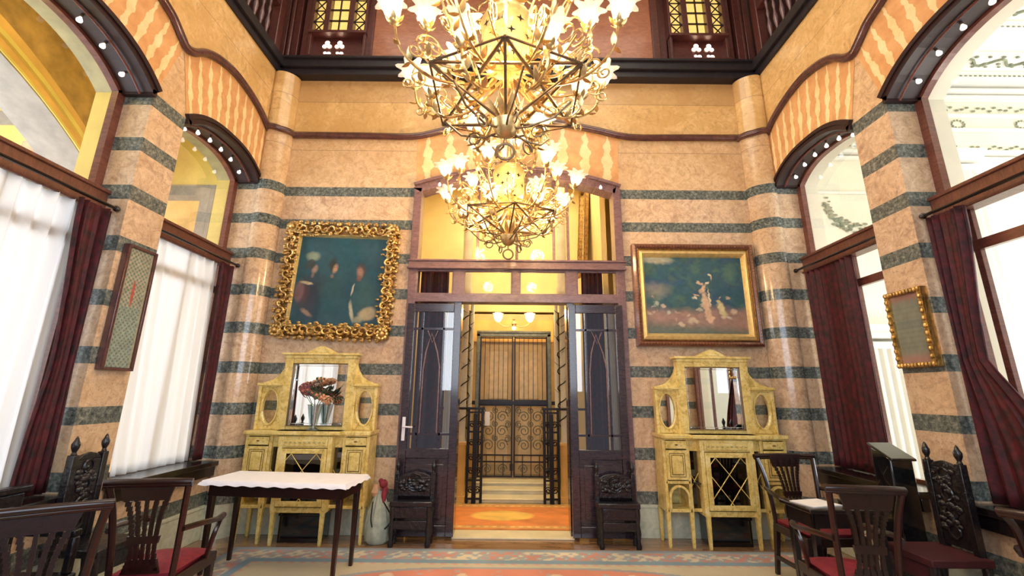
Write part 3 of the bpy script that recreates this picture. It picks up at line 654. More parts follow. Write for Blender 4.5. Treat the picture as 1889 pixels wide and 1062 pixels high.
# ================================================================ CHANDELIERS
def star4(mb,c,nx,r):
    n=Vector(nx).normalized(); t=Vector((0,0,1)).cross(n).normalized(); b=n.cross(t); V=[Vector(c)+n*.002]
    for k in range(8):
        q=r if k%2==0 else r*.32; a=k*PI/4; V.append(Vector(c)+n*.002+(t*math.cos(a)+b*math.sin(a))*q)
    mb.add(V,[(0,k+1,(k+1)%8+1) for k in range(8)])
def leafblade(mb,p,d,l,wd,mi=0):
    p=Vector(p); d=Vector(d).normalized(); s=d.cross(Vector((0,0,1))); s=s.normalized() if s.length>.01 else Vector((1,0,0)); u=s.cross(d)
    P=[]
    for i in range(5):
        t=i/4; wv=wd*math.sin(PI*min(1,t*.9+.08)); c=p+d*l*t+u*(l*.35*t*t)
        P.append([c-s*wv,c+u*(.004-wv*.15),c+s*wv])
    mb.grid(P,mi)
def make_chandelier(loc,label):
    ch=thing('chandelier',label,'chandelier',loc)
    mb=MB(); mb.lathe([(.012,-.70),(.05,-.68),(.075,-.64),(.09,-.60),(.06,-.57),(.03,-.52),(.022,-.42),(.05,-.38),(.022,-.33),(.02,-.22)],n=16)
    mb.lathe([(.02,.22),(.06,.27),(.03,.33),(.02,.5),(.05,.56),(.018,.62),(.014,3.9)],n=12)
    for k in range(10): a=k*PI/5; leafblade(mb,(.03*math.cos(a),.03*math.sin(a),-.58),(math.cos(a),math.sin(a),.5),.15,.022)
    mb.build('stem',MT['brass'],ch)
    mb=MB(); mb.tube([(.052*math.cos(a),0,-.79+.052*math.sin(a)) for a in [2*PI*k/20 for k in range(20)]],.009,8,closed=True); mb.tube([(0,0,-.74),(0,0,-.69)],.008,6); mb.build('bottom_ring',MT['brassdark'],ch)
    mb=MB(); mb.lathe([(.03,-.23),(.10,-.215),(.15,-.17),(.165,-.10),(.165,.06),(.175,.12),(.15,.18),(.10,.215),(.03,.23)],n=28); ball=mb.build('pierced_drum',MT['goldflat'],ch)
    mb=MB()
    for k in range(9):
        for j,z in enumerate((-.06,.04)):
            a=2*PI*(k+.5*j)/9; mb=MB(); star4(mb,(.166*math.cos(a),.166*math.sin(a),z),(math.cos(a),math.sin(a),0),.030); mb.build('star_cutout',MT['iron'],ball,recalc=False)
        a=2*PI*(k+.25)/9; mb=MB(); star4(mb,(.135*math.cos(a),.135*math.sin(a),-.185),(math.cos(a),math.sin(a),-.9),.024); mb.build('star_cutout',MT['iron'],ball,recalc=False)
    # collar of wire above the drum
    mb=MB(); mb.tube([(.20*math.cos(a),.20*math.sin(a),.17+.012*math.sin(9*a)) for a in [2*PI*k/54 for k in range(54)]],.007,5,closed=True)
    for k in range(18):
        a=2*PI*k/18; leafblade(mb,(.2*math.cos(a),.2*math.sin(a),.17),(math.cos(a)*.4,math.sin(a)*.4,-1),.06,.014)
    mb.build('leaf_collar',MT['brassdark'],ch)
    # straight rods crossing into a star below
    mb=MB(); V=[(.50*math.cos(PI/6+k*PI/3),.50*math.sin(PI/6+k*PI/3),-.38 if k%2 else -.44) for k in range(6)]
    for k in range(6):
        mb.tube([V[k],V[(k+2)%6]],.0105,6); mb.tube([V[k],(0,0,-.60)],.009,6); mb.tube([V[k],V[(k+1)%6]],.007,6)
        a=PI/6+k*PI/3; mb.tube([(0,0,-.64)]+[(r*math.cos(a+s),r*math.sin(a+s),z) for r,s,z in ((.15,.1,-.66),(.30,.2,-.62),(.40,.25,-.52))],.007,5); scc=[((.20+.05*math.cos(i*.5)*(1-i*.03))*math.cos(a+.3),(.20+.05*math.cos(i*.5)*(1-i*.03))*math.sin(a+.3),-.68+.05*math.sin(i*.5)*(1-i*.03)) for i in range(18)]; mb.tube(scc,.006,5)
    mb.build('star_rods',MT['brassdark'],ch)
    curl=None
    for k in range(14):
        if curl is None:
            mb=MB()
            for j,(rx,sg) in enumerate(((.085,1),(.06,-1),(.045,1))):
                mb.tube([((.50+.05*j)+rx*(1-.75*i/20)*math.cos(1.4*2*PI*i/20+j),.02*j-.02,-.28-.05*j+sg*rx*(1-.75*i/20)*math.sin(1.4*2*PI*i/20+j)) for i in range(21)],.0055,5)
            mb.tube(smooth_path([(.12,0,-.30),(.28,.03,-.38),(.45,.0,-.38),(.56,-.02,-.34)],4),.006,5)
            for j in range(4): leafblade(mb,(.25+.09*j,.01,-.39+.01*j),(.4,(1 if j%2 else -1),.4),.06,.016)
            curl=mb.build('wire_curl',MT['brassdark'] if k%2 else MT['brass'],ch)
        else: c=curl.copy(); COL.objects.link(c); c.parent=ch; c.rotation_euler=(0,0,2*PI*k/14+.11)
    # lamp-arm prototypes for each tier, copied round
    tiers=[(8,[(.07,-.26),(.26,-.40),(.48,-.42),(.65,-.30),(.70,-.13)],PI/8,.22),
           (6,[(.06,-.34),(.20,-.50),(.36,-.56),(.45,-.50),(.46,-.42)],0,.1),
           (8,[(.12,-.20),(.28,-.26),(.45,-.16),(.53,-.02),(.52,.10)],0,.12),
           (5,[(.03,.30),(.14,.22),(.27,.24),(.33,.36),(.31,.46)],.3,.05)]
    for n,prof,a0,tilt in tiers:
        mb=MB(); P=smooth_path([(r,0,z) for r,z in prof],5); mb.tube(P,[.011-.004*i/len(P) for i in range(len(P))],6)
        # side scroll
        q=P[len(P)//2]; sc=[(q.x+ (.075-.006*i*.6)*math.cos(i*.55+2.2),.01,q.z+.09+(.075-.006*i*.6)*math.sin(i*.55-2.0)) for i in range(16)]; mb.tube(sc,.006,5)
        sc=[(q.x-.09+(.05-.0025*i)*math.cos(i*.6),-.012,q.z+.03+(.05-.0025*i)*math.sin(i*.6)) for i in range(14)]; mb.tube(sc,.005,5)
        for i in range(4,len(P)-2,3):
            d=(P[i+1]-P[i]).normalized(); leafblade(mb,P[i],(d.x*.6,.8*(1 if i%2 else -1),d.z*.6+.3),.075,.018); 
            leafblade(mb,P[i],(d.x*.3+.3,-.6*(1 if i%2 else -1),-.5),.06,.014)
        e=P[-1]; T=Matrix.Translation(e)@Matrix.Rotation(tilt,4,'Y')
        mb.lathe([(.008,-.01),(.026,0),(.034,.018),(.020,.03),(.018,.045)],n=10,mat=T)
        for k in range(5): a=2*PI*k/5; leafblade(mb,T@Vector((.02*math.cos(a),.02*math.sin(a),.0)),(math.cos(a),math.sin(a),.5),.05,.014)
        arm=mb.build('lamp_arm',MT['brass'],ch)
        mb=MB(); mb.lathe([(.020,.03),(.042,.055),(.054,.085),(.058,.12),(.072,.150),(.095,.165)],n=42,lobes=7,amp=.28,mat=T)
        sh=mb.build('flower_shade',MT['shade'],arm)
        mb=MB(); mb.sphere(T@Vector((0,0,.085)),.021,8,(1,1,1)); bl=mb.build('bulb',MT['bulb'],arm)
        arm.rotation_euler=(0,0,a0)
        for k in range(1,n):
            c=arm.copy(); COL.objects.link(c); c.parent=ch; c.rotation_euler=(0,0,a0+2*PI*k/n)
            for x in (sh,bl): y=x.copy(); COL.objects.link(y); y.parent=c
    return ch
chan=make_chandelier((-.05,2.3,3.70),'large gilt chandelier with glass flower shades, nearest to the viewer, cut by the picture top')
c2=copy_tree(chan,None,(-.05,4.2,3.68),.13,'smaller-looking gilt chandelier with flower shades hanging in front of the doorway arch')
for y in (2.3,4.2):
    for k in range(3):
        a=k*2*PI/3+.5; point('chandelier_light',(-.05+.46*math.cos(a),y+.46*math.sin(a),3.42 if y<3 else 3.42),44,WARM,.10)
# ================================================================ PAINTINGS
def trio(U,V):
    U0,V0=U,V; U=U0+.022*(fbm(U0,V0,9,71)-.5)+.012*(fbm(U0,V0,28,72)-.5); V=V0+.022*(fbm(U0,V0,9,73)-.5)+.012*(fbm(U0,V0,28,74)-.5)
    n=fbm(U,V,5,11); n2=fbm(U,V,22,5); C=np.ones(U.shape+(3,))*np.array((.014,.066,.10)); C=blend(C,np.clip(V*1.2-.2+(n-.5),0,1)*.5,(.022,.10,.13))
    e=lambda *a,**k: ell(U,V,*a,**k)
    C=blend(C,e(.20,.30,.21,.30,soft=.7)*.9,(.022,.028,.05)); C=blend(C,e(.10,.36,.09,.20,soft=.8)*.8,(.10,.05,.06)); C=blend(C,e(.06,.36,.06,.14,soft=.4),(.16,.10,.11))
    C=blend(C,e(.16,.77,.10,.07,soft=.5)*.8,(.28,.34,.24)); C=blend(C,e(.20,.62,.042,.068,-15,soft=.7)*.95,(.36,.24,.18)); C=blend(C,e(.205,.635,.022,.008,-10,soft=.8)*.7,(.09,.05,.05)); C=blend(C,e(.185,.55,.025,.04,soft=.8)*.7,(.26,.17,.13)); C=blend(C,e(.15,.68,.07,.06,20,soft=.3)*.85,(.04,.05,.05))
    C=blend(C,e(.13,.46,.09,.022,-8,soft=.4),(.44,.38,.24)); C=blend(C,e(.18,.13,.10,.03,-28,soft=.6)*.8,(.30,.20,.14))
    C=blend(C,e(.42,.28,.19,.30,soft=.6)*.8,(.014,.075,.10)); C=blend(C,e(.405,.68,.06,.095,soft=.5)*.85,(.03,.03,.03)); C=blend(C,e(.435,.64,.036,.070,-10,soft=.7),(.44,.27,.17)); C=blend(C,e(.425,.655,.012,.012,soft=.8)*.7,(.12,.06,.05)); C=blend(C,e(.445,.655,.010,.010,soft=.8)*.7,(.12,.06,.05)); C=blend(C,e(.44,.605,.016,.008,soft=.8)*.7,(.20,.07,.06)); C=blend(C,e(.41,.55,.03,.03,soft=.6)*.7,(.28,.15,.12))
    C=blend(C,e(.82,.32,.2,.30,soft=.6)*.8,(.03,.095,.11)); C=blend(C,e(.735,.63,.065,.10,8,soft=.5)*.8,(.10,.06,.05)); C=blend(C,e(.725,.605,.042,.075,8,soft=.7)*.95,(.34,.21,.16)); C=blend(C,e(.725,.625,.026,.008,0,soft=.8)*.7,(.10,.05,.05)); C=blend(C,e(.72,.555,.03,.025,soft=.8)*.7,(.16,.07,.06)); C=blend(C,e(.72,.53,.035,.04,soft=.6)*.6,(.22,.09,.07))
    C=blend(C,e(.66,.40,.014,.09,-12,soft=.5),(.50,.46,.36)); C=blend(C,e(.68,.16,.026,.15,14,soft=.5),(.36,.36,.26)); C=blend(C,e(.86,.14,.12,.085,15,soft=.35)*.9,(.42,.34,.20)); C=blend(C,e(.76,.07,.07,.05,soft=.5)*.8,(.30,.30,.20))
    return C*(.75+.5*n2[...,None])
def scene(U,V):
    U0,V0=U,V; U=U0+.06*(fbm(U0,V0,10,61)-.5)+.035*(fbm(U0,V0,30,62)-.5); V=V0+.06*(fbm(U0,V0,10,63)-.5)+.035*(fbm(U0,V0,30,64)-.5)
    n=fbm(U,V,6,21); n2=fbm(U,V,26,15); n3=fbm(U,V,11,31)
    C=np.ones(U.shape+(3,))*np.array((.03,.10,.13)); C=blend(C,np.clip((n3-.45)*4,0,1)*.6,(.09,.16,.09)); C=blend(C,np.clip((n-.5)*5,0,1)*.5,(.03,.07,.17))
    C=blend(C,np.clip((.36+.08*(n-.5)-V)*9,0,1)*.85,(.36,.21,.16)); C=blend(C,np.clip((.10+.1*(1-U)-V)*8,0,1)*.8,(.07,.13,.11))
    C=blend(C,ell(U,V,.10,.55,.2,.14,soft=.7)*.55,(.33,.28,.22)); C=blend(C,ell(U,V,.12,.97,.2,.09,soft=.5)*.8,(.50,.47,.33)); C=blend(C,ell(U,V,.86,.78,.1,.15,soft=.8)*.5,(.12,.22,.12))
    r=np.random.RandomState(8)
    for i in range(26):
        u=r.rand()*.95; v=.12+.35*r.rand(); C=blend(C,ell(U,V,u,v,.012+.02*r.rand(),.01+.035*r.rand(),r.rand()*90,soft=.5)*.8,[(.55,.42,.30),(.50,.33,.26),(.45,.46,.36)][i%3])
    col=(.62,.42,.27); cream=(.72,.62,.40)
    for a in [(.60,.36,.040,.22,6),(.57,.58,.035,.08,-25),(.63,.20,.05,.09,10),(.50,.50,.045,.014,-15),(.67,.72,.012,.05,-8),(.55,.66,.04,.016,-35)]: C=blend(C,ell(U,V,*a,soft=.35),col)
    for a in [(.665,.75,.018,.03,0),(.49,.46,.018,.03,20),(.62,.66,.03,.02,30),(.635,.46,.012,.16,4)]: C=blend(C,ell(U,V,*a,soft=.4),cream)
    for a in [(.76,.30,.05,.13,22),(.72,.42,.025,.03,0)]: C=blend(C,ell(U,V,*a,soft=.35),(.58,.50,.26))
    for a in [(.87,.28,.035,.05,0),(.45,.16,.07,.045,0),(.33,.11,.05,.03,0)]: C=blend(C,ell(U,V,*a,soft=.5)*.8,(.60,.48,.33))
    return C*(.7+.6*n2[...,None])
def framed(name,label,cat,x0,x1,z0,z1,cx0,cx1,cz0,cz1,colf,ornate):
    cx=(x0+x1)/2; cz=(z0+z1)/2; t=thing(name,label,cat,(cx,5.06,z0)); yb=.03
    X=lambda x:x-cx; Zz=lambda z:z-z0
    def ring(mb,o,i,y0,y1,yi,mi=0):
        # mitred moulding: outer rect o, inner rect i, front depth y0 outer / yi inner
        O=[(o[0],o[2]),(o[1],o[2]),(o[1],o[3]),(o[0],o[3])]; I=[(i[0],i[2]),(i[1],i[2]),(i[1],i[3]),(i[0],i[3])]
        for k in range(4):
            a,b=O[k],O[(k+1)%4]; c,d=I[(k+1)%4],I[k]; m1=((a[0]+d[0])/2,(a[1]+d[1])/2); m2=((b[0]+c[0])/2,(b[1]+c[1])/2)
            V=[(X(a[0]),y1,Zz(a[1])),(X(b[0]),y1,Zz(b[1])),(X(b[0]),y0,Zz(b[1])),(X(a[0]),y0,Zz(a[1])),(X(m1[0]),min(y0,yi)-.018,Zz(m1[1])),(X(m2[0]),min(y0,yi)-.018,Zz(m2[1])),(X(d[0]),yi,Zz(d[1])),(X(c[0]),yi,Zz(c[1])),(X(d[0]),y1,Zz(d[1])),(X(c[0]),y1,Zz(c[1]))]
            mb.add(V,[(0,1,2,3),(3,2,5,4),(4,5,7,6),(6,7,9,8)],mi)
    if ornate:
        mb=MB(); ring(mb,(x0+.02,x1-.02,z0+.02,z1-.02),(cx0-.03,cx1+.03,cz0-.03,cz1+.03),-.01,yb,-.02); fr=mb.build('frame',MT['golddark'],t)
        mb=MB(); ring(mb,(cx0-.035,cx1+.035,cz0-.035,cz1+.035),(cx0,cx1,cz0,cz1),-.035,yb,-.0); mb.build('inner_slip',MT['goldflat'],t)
        mb=MB(); q=random.Random(4); wd=(cx0-x0)*.5
        per=[((x0+wd*.95,z0+wd),(x1-wd,z0+wd)),((x1-wd,z0+wd),(x1-wd,z1-wd)),((x1-wd,z1-wd),(x0+wd,z1-wd)),((x0+wd,z1-wd),(x0+wd,z0+wd))]
        for (a,b) in per:
            L=math.hypot(b[0]-a[0],b[1]-a[1]); n=int(L/.085)
            for i in range(n):
                t_=(i+.5)/n; px=a[0]+(b[0]-a[0])*t_; pz=a[1]+(b[1]-a[1])*t_; dx,dz=(b[0]-a[0])/L,(b[1]-a[1])/L
                s=1 if i%2 else -1
                # C-scroll
                pts=[]
                for k in range(12):
                    ang=k*.48; rr_=.052*(1-k*.062); u_=math.cos(ang)*rr_; v_=s*math.sin(ang)*rr_
                    pts.append((X(px+dx*u_-dz*v_),-.055-.02*math.sin(k*.3),Zz(pz+dz*u_+dx*v_)))
                mb.tube(pts,[.015*(1-k*.05) for k in range(12)],6)
                for k in range(7):
                    ox=(q.random()-.5)*.07; oz=(q.random()-.5)*2*wd
                    mb.sphere((X(px+dx*ox-dz*oz),-.045-.02*q.random(),Zz(pz+dz*ox+dx*oz)),.014+.012*q.random(),6,(1.3,.8,.8))
                # outer leaf lobes
                mb.sphere((X(px+dz*wd*1.0*(1)),-.03,Zz(pz-dx*wd*1.0)),.024+.008*q.random(),7,(1,.7,1))
        for cxx,czz in ((x0+wd*.8,z0+wd*.8),(x1-wd*.8,z0+wd*.8),(x1-wd*.8,z1-wd*.8),(x0+wd*.8,z1-wd*.8)):
            for k in range(9): a=k*2*PI/9; mb.sphere((X(cxx+.055*math.cos(a)),-.06,Zz(czz+.055*math.sin(a))),.028,7)
            mb.sphere((X(cxx),-.08,Zz(czz)),.035,8)
        mb.build('carved_scrollwork',MT['gold'],t)
    else:
        mb=MB(); ring(mb,(x0,x1,z0,z1),(x0+.055,x1-.055,z0+.055,z1-.055),-.05,yb,-.055); mb.build('outer_frame',MT['mahog'],t)
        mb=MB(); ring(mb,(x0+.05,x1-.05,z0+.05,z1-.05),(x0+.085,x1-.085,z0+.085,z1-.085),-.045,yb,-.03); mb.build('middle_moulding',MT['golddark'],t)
        mb=MB(); ring(mb,(x0+.08,x1-.08,z0+.08,z1-.08),(cx0,cx1,cz0,cz1),-.04,yb,-.005); mb.build('gilt_slip',MT['goldflat'],t)
        mb=MB(); q=random.Random(4)
        for (a,b) in (((x0+.03,z0+.03),(x1-.03,z0+.03)),((x1-.03,z0+.03),(x1-.03,z1-.03)),((x1-.03,z1-.03),(x0+.03,z1-.03)),((x0+.03,z1-.03),(x0+.03,z0+.03))):
            L=math.hypot(b[0]-a[0],b[1]-a[1]); n=int(L/.035)
            for i in range(n): t_=(i+.5)/n; mb.sphere((X(a[0]+(b[0]-a[0])*t_),-.066,Zz(a[1]+(b[1]-a[1])*t_)),.011,5,(1.2,.6,1.2))
        mb.build('beading',MT['golddark'],t)
    cgrid('canvas',lambda u,v:(X(cx0+(cx1-cx0)*u),.0,Zz(cz0+(cz1-cz0)*v)),230,200,colf,MT['paint'],t)
    return t
framed('framed_painting','dark teal group portrait of three figures in a heavily scrolled gilt frame','painting',-2.865,-1.455,2.10,3.545,-2.68,-1.605,2.262,3.365,trio,True).rotation_euler=(0,R(1.7),0)
framed('framed_painting','landscape painting with pale figures and hounds in a plain stepped brown and gilt frame','painting',1.475,2.965,2.05,3.31,1.62,2.82,2.205,3.15,scene,False)
def kilim(U,V):
    n=fbm(U,V*3,16,3); p=np.sin(U*38)*np.sin(V*150); C=np.ones(U.shape+(3,))*np.array((.30,.31,.24))
    C=blend(C,(p>.25)*.9,(.12,.19,.17)); C=blend(C,((p<-.4)&(V>.5))*.8,(.46,.34,.18)); C=blend(C,((p<-.4)&(V<=.5))*.8,(.20,.34,.32)); C=blend(C,ell(U,V,.52,.62,.07,.13,soft=.3),(.42,.10,.07))
    C=blend(C,(np.minimum(U,1-U)<.06)*1.0,(.35,.33,.22)); return C*(.6+.8*n[...,None])
t=thing('framed_textile','tall narrow woven textile in a dark frame on the striped left pier','wall panel',(-3.197,3.495,1.645))
mb=MB(); 
for a in ((-.145,-.120,0,1.03),(.120,.145,0,1.03),(-.12,.12,0,.025),(-.12,.12,1.005,1.03)): mb.box(-.025,.03,a[0],a[1],a[2],a[3])
mb.build('frame',MT['rail'],t,bevel=.004); cgrid('textile',lambda u,v:(.012,.12-.24*u,.02+.99*v),90,260,kilim,MT['wool'],t)
def cert(U,V):
    n=fbm(U,V,9,6); C=np.ones(U.shape+(3,))*np.array((.20,.22,.18)); C=blend(C,(np.abs(V-.55)<.06)*.5,(.14,.17,.15)); C=blend(C,np.clip((.16-V)*12,0,1)*.8,(.34,.17,.15)); C=blend(C,np.clip((V-.86)*12,0,1)*.8,(.36,.16,.13)); C=blend(C,((np.sin(V*90)>.3)&(np.abs(V-.5)<.3))*.15,(.10,.10,.09)); return C*(.8+.4*n[...,None])
t=thing('framed_mirror','small glazed panel in a carved gold frame on the striped right pier','framed panel',(3.288,3.485,1.73))
mb=MB()
for a in ((-.17,-.135,0,.635),(.135,.17,0,.635),(-.135,.135,0,.035),(-.135,.135,.6,.635)): mb.box(-.03,.025,a[0],a[1],a[2],a[3])
for k in range(40):
    s=k/40*4; i=int(s); f=s-i; y,z=[(-.152+.304*f,.017),(.152,.017+.6*f),(.152-.304*f,.617),(-.152,.617-.6*f)][i]; mb.sphere((-.035,y,z),.017,6,(.7,1,1.2))
mb.build('frame',MT['gold'],t); cgrid('picture',lambda u,v:(-.006,.14-.28*u,.03+.58*v),60,110,cert,MT['paint'],t)
# ================================================================ CABINETS
def make_cabinet(loc,label):
    cb=thing('mirrored_cabinet',label,'cabinet',loc)   # local: x centre, y=0 front of centre, wall side +y
    C,Ln,Dk=MT['cab'],MT['cabline'],MT['cabdark']
    mb=MB(); mb.box(-.67,.67,.03,.35,1.05,1.088); mb.box(-.36,.36,-.005,.2,1.05,1.088); mb.box(-.655,.655,.045,.35,1.035,1.05); mb.build('counter',C,cb,bevel=.005)
    # carcass: shelves, backs, dividers
    mb=MB()
    for s in (-1,1):
        a,b=(sorted((s*.64,s*.39)))
        mb.box(a,b,.07,.33,.33,.36); mb.box(a,b,.07,.33,.60,.63); mb.box(a,b,.33,.345,.36,1.03)
        for x in (s*.64,s*.39): mb.box(x-.016,x+.016,.07,.33,.33,1.035)
        a,b=sorted((s*.39,s*.27)); mb.box(a,b,.10,.33,.33,.36); mb.box(a,b,.10,.12,.92,1.035)
    mb.box(-.27,.27,.03,.33,.30,.35); mb.box(-.27,.27,.03,.33,.92,1.035)
    for x in (-.26,.26): mb.box(x-.022,x+.022,.02,.33,.30,1.035)
    mb.build('carcass',C,cb,bevel=.003)
    mb=MB(); mb.box(-.39,.39,.335,.345,.34,1.03); mb.box(-.35,.35,.06,.33,.60,.612); mb.build('dark_interior',Dk,cb)
    # centre drawer front moulding
    mb=MB(); mb.box(-.235,.235,.012,.03,.935,1.02); d=mb.build('drawer',C,cb,bevel=.004)
    mb=MB()
    for i in range(9): mb.sphere((-.2+.05*i,.008,.978),.013,6,(1.3,.5,.8))
    mb.box(-.225,.225,.0105,.012,.942,.947); mb.box(-.225,.225,.0105,.012,1.008,1.013); mb.build('carved_garland',MT['cabpanel'],d)
    # glazed centre door
    mb=MB()
    for a in ((-.235,-.185,.36,.915),(.185,.235,.36,.915),(-.185,.185,.36,.41),(-.185,.185,.865,.915)): mb.box(a[0],a[1],.012,.032,a[2],a[3])
    door=mb.build('glazed_door',C,cb,bevel=.004)
    mb=MB(); mb.quad((-.185,.026,.41),(.185,.026,.41),(.185,.026,.865),(-.185,.026,.865)); mb.build('pane',MT['dimglass'],door)
    mb=MB()
    for s in (-1,1):
        for a,b in (((-.13*s,.865),(.185*s,.47)),((-.185*s,.68),(.02*s,.41)),((.13*s,.865),(.185*s,.80))):
            mb.tube([(a[0],.02,a[1]),(b[0],.02,b[1])],.0042,5)
    mb.build('diamond_lattice',C,door)
    # side narrow lights
    for s in (-1,1):
        a,b=sorted((s*.375,s*.285)); mb=MB(); mb.quad((a,.115,.36),(b,.115,.36),(b,.115,.92),(a,.115,.92)); p=mb.build('narrow_pane',MT['dimglass'],cb)
        mb=MB(); mb.tube([(a,.11,.70),(b,.11,.55)],.0045,5); mb.tube([(b,.11,.70),(a,.11,.55)],.0045,5); mb.build('lattice',C,p)
        # wing drawer + door + arched niche
        a,b=sorted((s*.625,s*.405)); mb=MB(); mb.box(a,b,.055,.07,.945,1.025); dr=mb.build('drawer',C,cb,bevel=.004)
        mb=MB(); mb.sphere(((a+b)/2,.048,.985),.011,8,(1.6,.6,.7)); mb.build('knob',Ln,dr)
        mb=MB(); mb.box(a,b,.055,.07,.64,.93); dd=mb.build('door',C,cb,bevel=.004)
        mb=MB()
        for e in (.028,.048):
            for q in ((a+e,b-e,.64+e,.646+e),(a+e,b-e,.924-e,.93-e),(a+e,a+e+.005,.64+e,.93-e),(b-e-.005,b-e,.64+e,.93-e)): mb.box(q[0],q[1],.0525,.0555,q[2],q[3])
        mb.build('line_inlay',Ln,dd)
        mb=MB(); mb.box(a+.055,b-.055,.045,.055,.695,.875); mb.build('raised_panel',MT['cabpanel'] if False else C,dd,bevel=.006)
        mb=MB(); w2=(b-a)/2; c=(a+b)/2
        arc=[(c-w2+.012,.36),(c-w2+.012,.47)]+[(c+(w2-.012)*math.sin(-PI/2+PI*k/14),.47+.11*math.cos(-PI/2+PI*k/14)) for k in range(15)]+[(c+w2-.012,.47),(c+w2-.012,.36)]
        mb.sweep(arc,.022,lambda x,z,y:(x,y,z),.052,.072); nf=mb.build('niche_arch',C,cb)
        mb=MB(); mb.box(a+.03,b-.03,.30,.32,.37,.59); mb.build('cane_back',MT['cabpanel'],cb)
    # legs
    for (x,y) in ((-.64,.085),(-.40,.085),(.40,.085),(.64,.085),(-.25,.04),(.25,.04),(-.64,.32),(.64,.32)):
        mb=MB(); V=[]; 
        for z,r in ((0,.011),(.02,.014),(.28,.019),(.33,.022)): V+= [(x-r,y-r,z),(x+r,y-r,z),(x+r,y+r,z),(x-r,y+r,z)]
        F=[(0,3,2,1),(12,13,14,15)]+[(i*4+k,i*4+(k+1)%4,(i+1)*4+(k+1)%4,(i+1)*4+k) for i in range(3) for k in range(4)]
        mb.add(V,F); mb.build('leg',C,cb,smooth=False)
    # superstructure
    yb0,yb1=.19,.26
    mb=MB(); FX=lambda x,z,y:(x,y,z)
    for s in (-1,1):
        a,b=sorted((s*.645,s*.405)); 
        N=28; cx_=s*.525; ov=[(cx_+.088*math.cos(2*PI*k/N),1.325+.185*math.sin(2*PI*k/N)) for k in range(N)]
        # board with oval hole: strip between oval and rectangle
        def rect(k):
            an=2*PI*k/N; cxr,czr=math.cos(an),math.sin(an); hx,hz=.12,.235; sc=min(hx/abs(cxr) if abs(cxr)>1e-6 else 9,hz/abs(czr) if abs(czr)>1e-6 else 9); return (cx_+cxr*sc,1.325+czr*sc)
        for k in range(N): mb.prism([ov[k],ov[(k+1)%N],rect(k+1),rect(k)],FX,yb0+.015,yb1)
        for x in (a,b): mb.box(x-.016,x+.016,yb0-.01,yb1,1.088,1.555)
        a,b=sorted((s*.67,s*.385)); mb.box(a,b,yb0-.035,yb1+.01,1.555,1.585); mb.box(a+.01,b-.01,yb0-.015,yb1,1.54,1.555)
        # scroll shoulder
        sh=[(s*.645,1.585),(s*.60,1.595),(s*.53,1.62),(s*.47,1.665),(s*.425,1.73),(s*.40,1.80),(s*.385,1.80),(s*.385,1.585)]
        mb.prism(sh,FX,yb0+.01,yb1-.01)
    for x in (-.355,.355): mb.box(x-.045,x+.045,yb0-.02,yb1,1.088,1.86)
    mb.box(-.31,.31,yb0-.01,yb1,1.088,1.13); mb.box(-.31,.31,yb0-.01,yb1,1.80,1.88)
    mb.box(-.43,.43,yb0-.055,yb1+.01,1.895,1.92); mb.box(-.405,.405,yb0-.03,yb1,1.86,1.895)
    mb.prism([(-.17,1.92),(.17,1.92),(.13,1.945),(.05,1.985),(0,2.0),(-.05,1.985),(-.13,1.945)],FX,yb0-.035,yb1-.02)
    sup=mb.build('upper_frame',C,cb,bevel=.003)
    mb=MB(); mb.box(-.12,.12,yb0-.022,yb0-.01,1.81,1.865)
    for k in range(7): mb.sphere((-.09+.03*k,yb0-.024,1.838+.008*math.cos(k*PI)),.012,6)
    mb.prism([(-.10,1.93),(.10,1.93),(.03,1.972),(-.03,1.972)],FX,yb0-.042,yb0-.034)
    mb.build('carved_tablet',C,sup)
    mb=MB(); mb.quad((-.31,yb0+.02,1.13),(.31,yb0+.02,1.13),(.31,yb0+.02,1.80),(-.31,yb0+.02,1.80)); mb.build('mirror',MT['mirror'],cb)
    mb=MB()
    for q in ((-.31,-.285,1.13,1.80),(.285,.31,1.13,1.80),(-.285,.285,1.13,1.155),(-.285,.285,1.775,1.80)): mb.box(q[0],q[1],yb0+.010,yb0+.019,q[2],q[3])
    mb.build('mirror_bevel',MT['mirror'],cb,bevel=.004)
    mb=MB()
    for q in ((-.318,-.308,1.12,1.81),(.308,.318,1.12,1.81),(-.31,.31,1.795,1.805),(-.31,.31,1.125,1.133)): mb.box(q[0],q[1],yb0-.015,yb0+.012,q[2],q[3])
    mb.build('line_inlay',Ln,sup)
    for s in (-1,1):
        mb=MB(); N=28; mb.add([(s*.525+.09*math.cos(2*PI*k/N),yb0+.03,1.325+.187*math.sin(2*PI*k/N)) for k in range(N)],[tuple(range(N))]); om=mb.build('oval_mirror',MT['mirror'],cb,recalc=False)
        mb=MB(); mb.tube([(s*.525+.092*math.cos(2*PI*k/N),yb0+.008,1.325+.19*math.sin(2*PI*k/N)) for k in range(N)],.010,6,closed=True); mb.build('oval_rim',C,om)
    return cb
make_cabinet((-2.155,4.71,0),'cream and gilt mirrored display cabinet left of the doorway behind the white table')
o=make_cabinet((2.255,4.71,0),'cream and gilt mirrored display cabinet right of the doorway below the landscape painting')
for cx_,lab in ((-2.155,'low black box standing on the floor beneath the left gilt cabinet'),(2.255,'low black box standing on the floor beneath the right gilt cabinet')):
    t=thing('storage_box',lab,'box',(cx_,4.97,0))
    mb=MB(); mb.box(-.22,.22,-.14,.08,.0,.25); mb.build('body',MT['black'],t,bevel=.006); mb=MB(); mb.box(-.23,.23,-.15,.085,.25,.275); mb.build('lid',MT['black'],t,bevel=.005)
